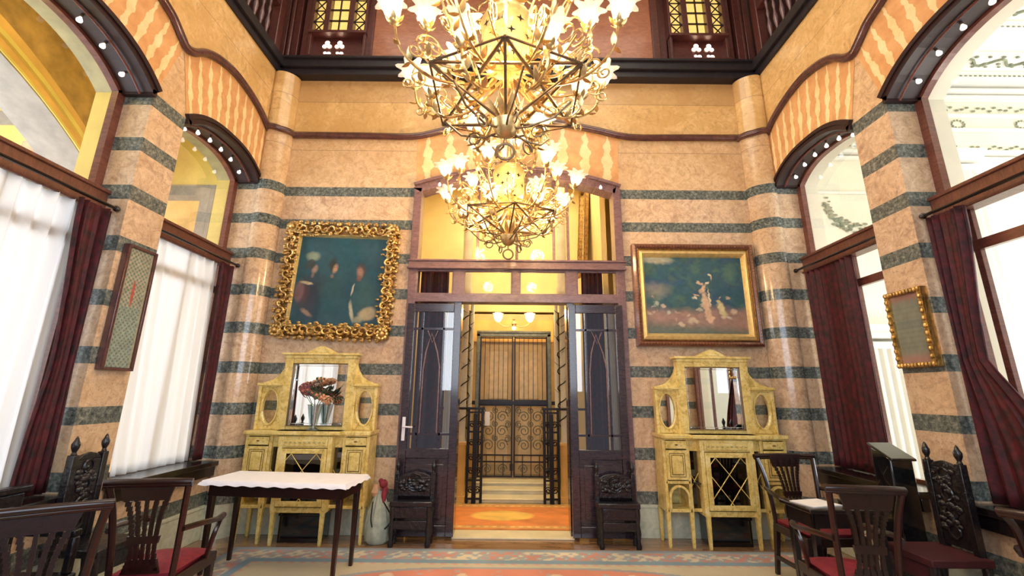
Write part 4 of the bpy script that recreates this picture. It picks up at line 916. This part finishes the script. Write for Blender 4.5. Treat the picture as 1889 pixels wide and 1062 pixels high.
# vase with dried flowers
t=thing('vase','tall clear cut-glass vase standing on the left cabinet counter','vase',(-2.115,4.775,1.089))
mb=MB(); mb.lathe([(.055,0),(.06,.012),(.035,.03),(.04,.06),(.055,.15),(.075,.26),(.078,.27),(.070,.262),(.050,.15),(.03,.07),(1e-4,.06)],n=18); mb.build('vase_body',MT['crystal'],t)
mb=MB(); mb.lathe([(.056,0),(.061,.012),(.045,.022)],n=18); mb.build('foot',MT['irongrey'],t)
t=thing('dried_bouquet','round bouquet of dried brown, rust and cream flowers in the glass vase','flowers',(-2.115,4.775,1.36))
q=random.Random(12); pal=[plain('dried_rust',(.34,.13,.07),.8,vary=.3),plain('dried_plum',(.17,.05,.06),.8,vary=.3),plain('dried_cream',(.62,.50,.34),.8,vary=.2),plain('dried_peach',(.60,.33,.18),.8,vary=.2),plain('dried_leaf',(.06,.08,.05),.8,vary=.3)]
mb=MB()
for k in range(14): a=k*.7; mb.tube([(.015*math.cos(a),.015*math.sin(a),-.22),(.04*math.cos(a),.04*math.sin(a),0),(.11*math.cos(a),.08*math.sin(a),.1)],.003,4)
mb.build('stems',pal[4],t)
for k in range(56):
    a=k*2.4+q.random()*.5; e=-.75+2.2*((k*.618)%1); r=.15; c=Vector((r*1.05*math.cos(a)*math.cos(e),r*.62*math.sin(a)*math.cos(e),.12+.14*math.sin(e)))
    mb=MB()
    for j in range(9):
        b=j*2.4; rr_=.008+.0034*j; d=Vector((math.cos(b)*rr_,math.sin(b)*rr_*.8,.014*math.cos(j*1.7))); mb.sphere(c+d*1.25,.019,5,(1,1,.85))
    mb.build('blossom',pal[[0,1,3,2,0,3,1,4][k%8]],t)
mb=MB()
for k in range(26): a=q.random()*2*PI; leafblade(mb,(.09*math.cos(a),.07*math.sin(a),.06+.1*q.random()),(math.cos(a),math.sin(a),.3),.09,.018)
mb.build('leaves',pal[4],t)
MT['clothwhite']=plain('white_cloth',(.86,.86,.93),.7,vary=.03,scale=8)
MT['wine']=plain('wine_cushion',(.05,.005,.009),.7,vary=.3)
# ================================================================ TABLES
def taper(mb,x,y,z0,z1,r0,r1,lean=(0,0)):
    a,b=lean; V=[(x+a-r0,y+b-r0,z0),(x+a+r0,y+b-r0,z0),(x+a+r0,y+b+r0,z0),(x+a-r0,y+b+r0,z0),(x-r1,y-r1,z1),(x+r1,y-r1,z1),(x+r1,y+r1,z1),(x-r1,y+r1,z1)]
    return mb.add(V,[(0,3,2,1),(4,5,6,7),(0,1,5,4),(1,2,6,5),(2,3,7,6),(3,0,4,7)])
def make_table(name,label,loc,rz,L,Wd,H,topmat,legmat,th=.028,lr=.024,over=.03):
    t=thing(name,label,'table',loc,rz); mb=MB(); mb.box(-L/2,L/2,-Wd/2,Wd/2,H-th,H); mb.build('tabletop',topmat,t,bevel=.006)
    mb=MB(); a,b=L/2-over,Wd/2-over
    for q in ((-a,a,-b,-b+.02),(-a,a,b-.02,b),(-a,-a+.02,-b,b),(a-.02,a,-b,b)): mb.box(*q,H-th-.10,H-th)
    mb.build('apron',legmat,t,bevel=.003)
    for sx in (-1,1):
        for sy in (-1,1):
            mb=MB(); taper(mb,sx*(a-.025),sy*(b-.025),0,H-th,lr*.6,lr); mb.build('leg',legmat,t,bevel=.003)
    return t
make_table('side_table','narrow mahogany table under a white cloth before the left cabinet',(-1.985,4.115,.012),R(-5),1.25,.44,.735,MT['chairwood'],MT['chairwood'])
cl_=MB(); PP=[]
for j in range(-3,25):
    row=[]
    for i in range(-3,67):
        u=min(max(i/63,0),1)*1.27-.635; v=min(max(j/21,0),1)*.46-.23; ov=max(-i,i-63,-j,j-21,0); dr=ov*.012; wv=.006*math.sin(i*.9)+.006*math.sin(j*1.1)
        if ov: u+=(wv*.5 if -j>0 or j>21 else 0)+(.006*ov*(1 if i>63 else -1) if (i<0 or i>63) else 0); v+=(.006*ov*(1 if j>21 else -1)+wv*.5 if (j<0 or j>21) else 0)
        row.append((u,v,-dr-(wv*.9 if ov==3 else 0)))
    PP.append(row)
cl_.grid(PP); o=cl_.build('tablecloth',MT['clothwhite']); o.location=(-1.985,4.115,.7505); o.rotation_euler=(0,0,R(-5)); tag(o,'short white cloth with wavy edge laid over the narrow table at left','tablecloth')
make_table('writing_table','dark wooden table with open papers between the right-hand armchairs',(2.36,3.42,.012),R(2),.58,.34,.72,MT['darkwood'],MT['darkwood'])
o=MB().box(-.13,.13,-.10,.10,0,.006).build('paper_sheets',MT['paper'],smooth=False); o.location=(2.24,3.42,.7325); o.rotation_euler=(0,0,.25); tag(o,'white sheets of paper lying on the dark table at right','papers')
o=MB().box(-.09,.09,-.07,.07,0,.022).build('notebook',MT['black'],bevel=.004); o.location=(2.52,3.40,.733); o.rotation_euler=(0,0,-.3); tag(o,'closed black book lying beside the white papers on the dark table','book')
# ================================================================ CHAIRS
def make_armchair(label,loc,rz,group,arms=True,wide=.48,tall=.98):
    t=thing('armchair' if arms else 'side_chair',label,'chair',loc,rz,group); W_=MT['chairwood']; w=wide/2
    mb=MB(); P=[]
    for j in range(9):
        v=j/8; row=[]
        for i in range(9):
            u=i/8*2-1; hw=(w-.02)*(.86+.14*v); row.append((u*hw,-.20+.42*v,.445+.035*(1-u**4)*(1-(2*v-1)**4)))
        P.append(row)
    mb.grid(P); mb.box(-(w-.02)*.86,(w-.02)*.86,-.20,.21,.415,.447); mb.build('seat',MT['seat'],t)
    mb=MB(); mb.prism([(-w*.88,-.215),(w*.88,-.215),(w,.235),(-w,.235)],lambda x,y,z:(x,y,z),.36,.425); mb.build('seat_frame',W_,t,bevel=.006)
    for s in (-1,1):
        mb=MB(); taper(mb,s*(w-.025),.205,0,.40,.017,.023); mb.build('leg',W_,t,bevel=.004)
        mb=MB(); taper(mb,s*(w*.88-.022),-.20,0,.40,.016,.021,(0,-.07)); mb.build('leg',W_,t,bevel=.004)
        mb=MB(); mb.tube(smooth_path([(s*(w*.88-.022),-.20,.38),(s*(w*.90-.015),-.215,.60),(s*(w*.95-.01),-.245,.80),(s*(w*1.0),-.285,tall-.02)],4),.018,8); mb.build('back_post',W_,t)
        mb=MB(); mb.box(s*(w-.03)-.009,s*(w-.03)+.009,-.22,.20,.14,.17); mb.build('stretcher',W_,t)
        if arms:
            mb=MB(); mb.tube(smooth_path([(s*(w*.93),-.235,.69),(s*(w+.03),-.10,.685),(s*(w+.045),.06,.665),(s*(w+.035),.15,.665),(s*(w+.01),.185,.645)],5),[.017]*11+[.021]*10,8)
            mb.tube(smooth_path([(s*(w+.035),.13,.66),(s*(w+.03),.08,.58),(s*(w+.0),.10,.48),(s*(w-.02),.12,.40)],5),.015,8); mb.build('arm',W_,t)
    mb=MB(); mb.box(-w+.03,w-.03,-.01,.01,.14,.17); mb.build('stretcher',W_,t)
    mb=MB(); tp=[(-w*1.1,-.287,tall-.002),(-w*.7,-.298,tall+.002),(0,-.303,tall+.004),(w*.7,-.298,tall+.002),(w*1.1,-.287,tall-.002)]
    Q=smooth_path(tp,5)
    mb.tube(Q,.019,10); mb.tube([q+Vector((0,.003,-.018)) for q in Q],.013,8)
    mb.build('top_rail',W_,t)
    mb=MB(); yz=lambda z:-.215-(z-.45)*.155
    for i in range(5):
        o_=(i-2)/2; pts=[(o_*.085,.47),(o_*.060,.56),(o_*.068,.70),(o_*.085,.80),(o_*.115,.90),(o_*.10,.965)]
        Q=smooth_path([(x,yz(z),z) for x,z in pts],4); 
        for a,b in zip(Q,Q[1:]): mb.box(min(a.x,b.x)-.008,max(a.x,b.x)+.008,a.y-.008,a.y+.008,a.z,b.z)
    mb.prism([(-.10,.455),(.10,.455),(.075,.53),(-.075,.53)],lambda x,z,y:(x,y,z),yz(.47)-.008,yz(.47)+.010)
    mb.prism([(-.08,.62),(.08,.62),(.085,.66),(-.085,.66)],lambda x,z,y:(x,y,z),yz(.64)-.008,yz(.64)+.010)
    mb.prism([(-.12,.86),(.12,.86),(.15,.965),(-.15,.965)],lambda x,z,y:(x,y,z),yz(.93)-.008,yz(.93)+.008)
    mb.build('splat',W_,t)
    return t
G='carved mahogany chairs with pierced splats'
make_armchair('mahogany armchair with red seat seen from behind left of the white-topped table',(-2.17,3.0,.012),R(9),G,True,.42,.96)
make_armchair('dark chair in the left foreground turned toward the near white curtain',(-2.27,2.34,.012),R(35),G,False,.44,.96)
make_armchair('mahogany chair with bright red seat seen from behind, foremost at right',(2.08,2.95,.012),R(-8),G,True,.38,.97)
make_armchair('mahogany armchair facing the room in front of the right gilt cabinet',(2.52,3.88,.012),R(183),G,True,.52,.95)
make_armchair('dark armchair at the right picture edge beside the near window curtain',(3.0,2.42,.012),R(-62),G,True,.48,.90)
def make_carved(label,loc,rz,w=.30,seatw=.46,h=1.13,seath=.45,name='carved_chair',group=None,cat='chair',red=False,dep=.42):
    t=thing(name,label,cat,loc,rz,group); W_=MT['carved']; q=random.Random(int(abs(loc[0]*100)))
    for s in (-1,1):
        mb=MB(); x=s*w/2; mb.box(x-.022,x+.022,-.03,.02,seath-.05,h-.13)
        mb.lathe([(.020,h-.13),(.012,h-.11),(.024,h-.08),(.026,h-.055),(.014,h-.03),(.010,h-.015),(1e-4,h)],(x,-.005,0),n=10); mb.build('back_post',W_,t,bevel=.004)
        for y in (-.02,-dep+.03):
            mb=MB(); mb.lathe([(.026,0),(.030,.03),(.018,.07),(.030,.14),(.020,.22),(.030,.30),(.028,seath-.05)],(s*(seatw/2-.03),y,0),n=10); mb.build('leg',W_,t)
        mb=MB(); mb.box(s*(seatw/2-.03)-.014,s*(seatw/2-.03)+.014,-dep+.03,-.02,.08,.11); mb.build('stretcher',W_,t)
    mb=MB(); mb.box(-w/2+.02,w/2-.02,-.022,.004,seath+.02,h-.17)
    mb.prism([(-w/2+.02,h-.17),(w/2-.02,h-.17),(w/4,h-.135),(0,h-.12),(-w/4,h-.135)],lambda x,z,y:(x,y,z),-.022,.004); p=mb.build('back_panel',W_,t,bevel=.004)
    mb=MB()
    for k in range(34): mb.sphere(((q.random()-.5)*(w-.08),-.026,seath+.08+q.random()*(h-seath-.27)),.012+.014*q.random(),6,(1.2,.6,1))
    for k in range(4):
        zc=seath+.12+k*(h-seath-.30)/3.3; mb.tube([((.05)*math.cos(a)*(w/.3),-.026,zc+.045*math.sin(a)) for a in [2*PI*i/14 for i in range(14)]],.008,5,closed=True)
    mb.build('relief_carving',W_,p)
    mb=MB(); mb.box(-seatw/2,seatw/2,-dep,.015,seath-.05,seath); mb.box(-seatw/2+.02,seatw/2-.02,-dep+.015,-dep+.035,seath-.16,seath-.05); mb.build('seat',MT['wine'] if red else W_,t,bevel=.008)
    mb=MB(); mb.box(-seatw/2+.04,seatw/2-.04,-dep+.02,-dep+.045,.16,.24); mb.build('front_rail',W_,t,bevel=.004)
    return t
make_carved('carved dark oak high-back chair against the striped left pier',(-3.10,3.335,.012),R(90),.23,.36,1.16,dep=.38)
make_carved('carved dark oak high-back chair against the striped right pier',(3.16,3.325,.012),R(-90),.24,.38,1.16,red=True,dep=.40)
make_carved('low carved blackened chair before the left door leaf',(-1.01,4.88,0),0,.38,.43,.80,.42,dep=.17)
make_carved('low carved blackened chair before the right door leaf',(1.10,4.88,0),0,.38,.43,.80,.42,dep=.17)
# settle by the near left window and bench at right
def make_settle(label,loc,rz,L,cushion):
    t=thing('settle',label,'bench',loc,rz); W_=MT['carved']
    mb=MB(); mb.box(-L/2,L/2,-.03,.02,.40,.86); mb.box(-L/2-.03,L/2+.03,-.04,.03,.86,.90); bk=mb.build('backrest',W_,t,bevel=.008)
    mb=MB(); q=random.Random(3)
    n=int(L/.22)
    for k in range(n):
        xc=-L/2+L*(k+.5)/n; mb.box(xc-.09,xc+.09,-.038,-.03,.50,.82)
        for j in range(9): mb.sphere((xc+(q.random()-.5)*.14,-.042,.54+q.random()*.24),.016,6,(1,.5,1))
    mb.build('carved_panel',W_,bk)
    mb=MB(); mb.box(-L/2,L/2,-.46,.0,.36,.42); mb.build('seat',W_,t,bevel=.008)
    for s in (-1,1):
        for y in (-.43,-.03):
            mb=MB(); mb.lathe([(.028,0),(.032,.04),(.018,.09),(.032,.18),(.024,.30),(.028,.37)],(s*(L/2-.04),y,0),n=10); mb.build('leg',W_,t)
        mb=MB(); mb.box(s*(L/2-.025)-.025,s*(L/2-.025)+.025,-.44,0,.62,.66); mb.box(s*(L/2-.025)-.02,s*(L/2-.025)+.02,-.44,-.40,.42,.62); mb.build('arm',W_,t,bevel=.008)
    if cushion:
        mb=MB(); mb.box(-L/2+.06,L/2-.06,-.43,-.05,.42,.47); mb.build('cushion',MT['wine'],t,bevel=.02)
    return t
make_settle('dark carved settle below the near left window in deep shadow',(-3.06,2.40,.012),R(90),1.0,False)
# black lectern-like box
t=thing('black_cabinet','tall glossy black box cabinet with sloping top before the far right window','cabinet',(3.10,3.80,.012)) if False else None
t=thing('lectern','tall glossy black lectern with sloping top before the far right curtain','lectern',(3.13,3.74,.012),0)
mb=MB(); mb.prism([(-.09,0),(.09,0),(.09,1.08),(-.09,1.0)],lambda y,z,x:(x,y,z),-.09,.09); mb.build('body',MT['black'],t,bevel=.01)
mb=MB(); mb.prism([(-.12,.987),(.11,1.09),(.11,1.11),(-.12,1.007)],lambda y,z,x:(x,y,z),-.10,.10); mb.build('sloping_top',MT['darkwood'],t,bevel=.006)
# ================================================================ SACK
t=thing('cloth_sack','grey-green cloth sack with a red knotted neck on the floor beside the left door leaf','bag',(-1.365,4.85,0))
mb=MB(); mb.lathe([(1e-4,0),(.09,.002),(.12,.03),(.128,.10),(.122,.20),(.10,.30),(.07,.40),(.045,.47),(.05,.50)],n=40,lobes=11,amp=.16,mat=Matrix.Diagonal(Vector((1,.78,1)))); mb.build('sack_body',MT['fabricbag'],t)
mb=MB(); mb.lathe([(.03,.44),(.045,.48),(.03,.52),(.02,.56)],(-.045,0,.0),n=12,lobes=5,amp=.3); mb.build('twisted_neck',plain('sack_tan',(.55,.33,.20),.8),t)
mb=MB(); mb.sphere((.03,0,.56),.045,8,(1,.8,1)); mb.sphere((.05,0,.50),.032,8,(1,.8,1.4)); mb.sphere((-.0,0,.59),.025,7); mb.lathe([(.02,.38),(.03,.44),(.025,.52)],(.045,-.02,0),n=8); mb.build('red_knot',plain('red_cloth',(.22,.02,.03),.8,vary=.3),t)
mb=MB(); mb.tube(smooth_path([(.06,-.06,.40),(.12,-.07,.32),(.155,-.06,.26),(.14,-.09,.20),(.10,-.11,.16)],4),.008,6); mb.tube(smooth_path([(-.05,-.06,.40),(-.04,-.12,.26),(-.02,-.125,.18)],4),.006,6); mb.build('strap',MT['iron'],t)
# ================================================================ CURTAINS
def curtain(name,label,cat,W0,sx,ytop,ybot,ztop,zbot,pleats,amp,mat,d=.20,mid=None,group=None,ph=0):
    """hangs in the plane x=sx*(W0+d); ytop/ybot=(near,far)"""
    n=pleats*10; rows=24; P=[]
    for j in range(rows+1):
        v=j/rows; z=ztop+(zbot-ztop)*v; 
        if mid is not None:
            vm,(ma,mb_)=mid
            if v<vm: f=v/vm; f=f*f*(3-2*f); a=ytop[0]+(ma-ytop[0])*f; b=ytop[1]+(mb_-ytop[1])*f
            else: f=(v-vm)/(1-vm); f=math.sin(f*PI/2); a=ma+(ybot[0]-ma)*f; b=mb_+(ybot[1]-mb_)*f
        else: a=ytop[0]+(ybot[0]-ytop[0])*v; b=ytop[1]+(ybot[1]-ytop[1])*v
        row=[]
        for i in range(n+1):
            u=i/n; ang=2*PI*pleats*u+ph; k=amp*(.55+.45*math.sin(u*7+1.3))*(1+.15*math.sin(v*5+u*9))
            row.append((sx*(W0+d)+k*math.sin(ang)+.3*k*math.sin(2*ang+v*2),a+(b-a)*u+.25*k*math.cos(ang*1.0),z))
        P.append(row)
    mb=MB(); mb.grid(P); o=mb.build(name,mat,recalc=False); md=o.modifiers.new('solid','SOLIDIFY'); md.thickness=.004
    return tag(o,label,cat,group)
S=MT['sheer'];Vv=MT['velvet']
curtain('sheer_curtain','white pleated sheer curtain filling the far left window','curtain',WL,-1,(3.70,4.72),(3.90,4.80),2.925,.775,8,.028,S,.19)
curtain('sheer_curtain','long white sheer curtain in the near left window at the picture edge','curtain',WL,-1,(1.35,3.13),(1.35,3.14),2.925,.775,15,.030,S,.19)
curtain('velvet_curtain','dark red velvet curtain at the inner side of the far left window','curtain',WL,-1,(4.66,4.89),(4.76,4.89),2.925,.78,4,.022,Vv,.10)
curtain('velvet_curtain','dark red velvet curtain hanging beside the near left window against the pier','curtain',WL,-1,(3.0,3.27),(3.05,3.29),2.925,.78,5,.028,Vv,.09,mid=(.6,(3.10,3.27)))
curtain('velvet_curtain','broad dark red velvet curtain covering half of the far right window','curtain',WR,1,(4.19,4.88),(4.19,4.89),2.925,.78,9,.022,Vv,.17)
curtain('velvet_curtain','dark red velvet curtain gathered beside the near right window','curtain',WR,1,(3.0,3.27),(2.72,3.28),2.925,.78,6,.028,Vv,.10,mid=(.55,(3.10,3.27)))
for lab,x,y0,y1 in (('dark wooden curtain rod with knobbed end under the far left window beam',-WL-.06,3.70,4.90),('dark wooden curtain rod under the near left window beam',-WL-.05,1.32,3.28),('dark wooden curtain rod under the far right window beam',WR+.06,3.70,4.90),('dark wooden curtain rod under the near right window beam',WR+.06,1.32,3.28)):
    mb=MB(); mb.tube([(x,y0,2.945),(x,y1,2.945)],.014,8); mb.sphere((x,y1-.01,2.945),.026,8); o=mb.build('curtain_rod',MT['darkwood']); tag(o,lab,'curtain rod')
# ================================================================ ENTRANCE HALL THINGS
def hall_drape(label,x0,x1,y,z1,mat,name='velvet_curtain'):
    n=50; P=[[(x0+(x1-x0)*i/n+.01*math.sin(i),y+.03*math.sin(2*PI*5*i/n),z) for i in range(n+1)] for z in (z1,z1*.6,z1*.3,.03)]
    mb=MB(); mb.grid(P); o=mb.build(name,mat,recalc=False); tag(o,label,'curtain')
hall_drape('dark red curtain standing behind the left door leaf glass',-1.20,-.83,5.42,3.14,Vv)
hall_drape('dark red curtain standing behind the right door leaf glass',.90,1.18,5.42,3.14,Vv)
hall_drape('pale strip standing for a reflection behind the left door leaf',-.83,-.73,5.44,2.6,S,'sheer_curtain')  # pale cloth strip added for the white reflection in the leaf glass
hall_drape('pale strip standing for a reflection behind the right door leaf',1.19,1.30,5.44,2.6,S,'sheer_curtain')  # matching strip added for the reflection in the right leaf
# lift
t=thing('elevator_gate','tall wrought-iron lift gate with scrolled lower doors at the top of the steps','gate',(.03,7.30,.18))
mb=MB(); 
for x in (-.60,.60): mb.box(x-.03,x+.03,-.04,.04,0,2.30)
mb.box(-.63,.63,-.04,.04,2.25,2.31); mb.box(-.63,.63,-.05,.05,2.31,2.35)
mb.build('frame',MT['irongrey'],t,bevel=.006)
mb=MB(); mb.box(-.85,.85,-.03,.03,1.13,1.19); mb.build('cross_rail',MT['iron'],t,bevel=.004)
def scroll(mb,cx,cz,r,s,y=0,tr=.008,turns=1.6,a0=0):
    pts=[(cx+s*r*(1-.8*k/18)*math.cos(a0+turns*2*PI*k/18),y,cz+r*(1-.8*k/18)*math.sin(a0+turns*2*PI*k/18)) for k in range(19)]; mb.tube(pts,tr,5)
for s in (-1,1):
    mb=MB(); a,b=sorted((s*.02,s*.56)); L=b-a
    for x in (a,b): mb.box(x-.012,x+.012,-.015,.015,.02,2.25)
    for z in (.03,.25,.35,1.12,1.20,2.23): mb.box(a,b,-.012,.012,z-.010,z+.010)
    for k in range(1,7): x=a+L*k/7; mb.tube([(x,0,1.2),(x,0,2.25)],.004,4)
    for k in range(1,4): x=a+L*k/4; mb.tube([(x,0,.03),(x,0,.35)],.007,5)
    mb.tube([(a+L/2,0,.35),(a+L/2,0,1.12)],.007,5)
    lf=mb.build('gate_leaf',MT['iron'],t)
    sp=[(q*.11,cz,.095,q,0) for cz in (.50,.72,.94) for q in (-1,1)]+[(q*.20,cz+.10,.055,-q,1) for cz in (.50,.72,.94) for q in (-1,1)]+[(q*.12,.14,.08,q,0) for q in (-1,1)]+[(0,cz,.05,1,2) for cz in (.61,.83,1.04)]
    for dx,cz,r_,q,a0_ in sp: mb=MB(); scroll(mb,a+L/2+dx,cz,r_,q,a0=a0_); mb.build('iron_scroll',MT['irongrey'],lf)
mb=MB(); mb.box(-.46,-.38,-.03,-.015,.80,1.02); o=mb.build('notice_plate',MT['marblewhite'],t); o['label']='small pale plate on the gate'
mb=MB(); mb.box(-.05,.0,-.04,-.015,.12,.22); mb.build('latch',MT['iron'],t)
t=thing('elevator_cabin','tan panelled lift cabin front standing behind the iron gate','elevator',(.03,7.50,.15))
m_tan=plain('lift_tan',(.55,.38,.17),.45,vary=.12,scale=6)
mb=MB(); mb.box(-.72,.72,.05,.10,0,2.72); cbn=mb.build('cabin_front',m_tan,t)
for s in (-1,1):
    a,b=sorted((s*.03,s*.50)); mb=MB(); mb.box(a,b,.02,.05,.05,2.18); dd=mb.build('cabin_door',m_tan,t,bevel=.01); mb=MB(); mb.box(a+.06,b-.06,.008,.022,1.25,2.05); mb.box(a+.06,b-.06,.008,.022,.2,1.05); mb.build('raised_panel',plain('lift_tan_light',(.66,.48,.24),.4),dd,bevel=.01)
mb=MB(); mb.box(-.70,.70,.0,.05,2.22,2.60); mb.build('fascia',MT['orange'],t)
# twin lamp above the gate
t=thing('wall_lamp','brass twin-branch lamp with two glowing globes above the lift gate','lamp',(.03,7.20,2.62))
mb=MB(); mb.lathe([(.02,-.02),(.05,.02),(.02,.07),(.03,.10)],n=12); mb.tube(smooth_path([(0,0,.02),(-.10,0,-.03),(-.22,0,.0),(-.27,0,.06)],4),.010,6); mb.tube(smooth_path([(0,0,.02),(.10,0,-.03),(.22,0,.0),(.27,0,.06)],4),.010,6); mb.tube([(0,0,.05),(0,.27,.08)],.012,6); mb.build('bracket',MT['brass'],t)
for s in (-1,1):
    mb=MB(); mb.lathe([(.02,.05),(.05,.08),(.065,.12),(.07,.17),(.085,.20)],(s*.27,0,0),n=18,lobes=6,amp=.15); mb.build('glass_shade',MT['shade'],t)
    mb=MB(); mb.sphere((s*.27,0,.13),.042,10); mb.build('bulb',MT['bulb'],t)
    point('hall_lamp_light',(.03+s*.27,7.05,2.80),14,WARM,.06)
mb=MB(); mb.sphere((0,-.03,-.06),.035,8); mb.build('drop_globe',MT['smallbulb'],t)
# columns flanking the steps
for s,lab in ((-1,'slender pale hall column on an orange pedestal left of the steps'),(1,'slender pale hall column on an orange pedestal right of the steps')):
    t=thing('hall_column',lab,'column',(.03+s*.76,6.62,0))
    mb=MB(); mb.box(-.085,.085,-.085,.085,0,.08); mb.lathe([(.075,.08),(.065,.12),(.068,.72),(.078,.76)],n=16); mb.box(-.085,.085,-.085,.085,.76,.80); mb.build('pedestal',MT['orange'],t,bevel=.005)
    mb=MB(); mb.lathe([(.07,.80),(.055,.86),(.055,2.95),(.09,3.0),(.09,3.12),(.075,3.16),(.075,5.3),(.12,5.45)],n=16); mb.lathe([(.035,.80),(.03,2.9)],(s*-.10,.05,0),n=10); mb.build('shaft',MT['pilaster'],t)
    mb=MB(); mb.tube([(.065*math.cos(k*.7)-s*.03,.065*math.sin(k*.7)-.02,.95+.028*k) for k in range(66)],.009,5)
    for k in range(9): leafblade(mb,(-s*.05,-.08,1.1+.2*k),((1 if k%2 else -1),-.2,.2),.11,.022)
    mb.build('iron_vine',MT['iron'],t)
    t=thing('iron_railing','black scrolled iron railing panel %s of the marble steps'%('left' if s<0 else 'right'),'railing',(.03+s*.55,6.50,0))
    mb=MB()
    for x in (-.10,.10): mb.box(x-.018,x+.018,-.018,.018,0,1.26)
    for z in (.06,.30,.95,1.22): mb.box(-.10,.10,-.012,.012,z-.012,z+.012)
    mb.box(-.13,.13,-.035,.035,1.26,1.29); mb.tube([(-s*.0,0,1.275),(s*.52,.0,1.275)],.018,6); mb.box(-.03,.03,-.03,.03,.0,1.2)
    fr=mb.build('frame',MT['iron'],t,bevel=.003)
    for z in (.42,.60,.80,1.05,.17):
        for q in (-1,1): mb=MB(); scroll(mb,q*.05,z,.05,q,tr=.009); mb.build('iron_scroll',MT['iron'],fr)
struct(MB().box(1.30,1.38,5.95,7.75,0,5.5).build('wall_hall_side',MT['hallyellow'],smooth=False))
t=thing('framed_mirror','large mirror in a dark carved frame high on the hall wall beyond the lunette','mirror',(1.21,7.0,3.50)); t.rotation_euler=(0,R(3),0)
mb=MB()
for q in ((-.38,-.28,0,1.7),(.28,.38,0,1.7),(-.28,.28,0,.12),(-.28,.28,1.58,1.7)): mb.box(-.05,0,q[0],q[1],q[2],q[3])
q=random.Random(2)
for k in range(70):
    f=k/70*1.7; mb.sphere((-.05,-.33+.04*(q.random()-.5),f),.03,5,(.6,1,1)); mb.sphere((-.05,.33+.04*(q.random()-.5),f),.03,5,(.6,1,1))
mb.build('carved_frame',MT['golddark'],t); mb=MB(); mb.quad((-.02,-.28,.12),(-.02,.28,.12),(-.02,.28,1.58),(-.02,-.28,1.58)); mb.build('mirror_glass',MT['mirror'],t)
# crystal wall light in the right-hand room
t=thing('crystal_chandelier','pale crystal light fitting hanging in the white room beyond the near right window','chandelier',(6.3,4.3,3.35))
mb=MB(); mb.lathe([(.05,.45),(.22,.40),(.30,.30),(.34,.20)],n=18); mb.tube([(0,0,.4),(0,0,2.1)],.012,6); mb.build('crown',MT['brassdark'],t)
mb=MB()
for k in range(30):
    a=2*PI*k/30; 
    for j in range(6): mb.sphere((.33*math.cos(a)*(1-.1*j),.33*math.sin(a)*(1-.1*j),.16-.08*j),.022,5)
mb.build('crystal_strands',MT['crystal'],t)
mb=MB()
for k in range(6): a=2*PI*k/6; mb.sphere((.2*math.cos(a),.2*math.sin(a),.30),.05,8)
mb.build('bulbs',MT['smallbulb'],t)
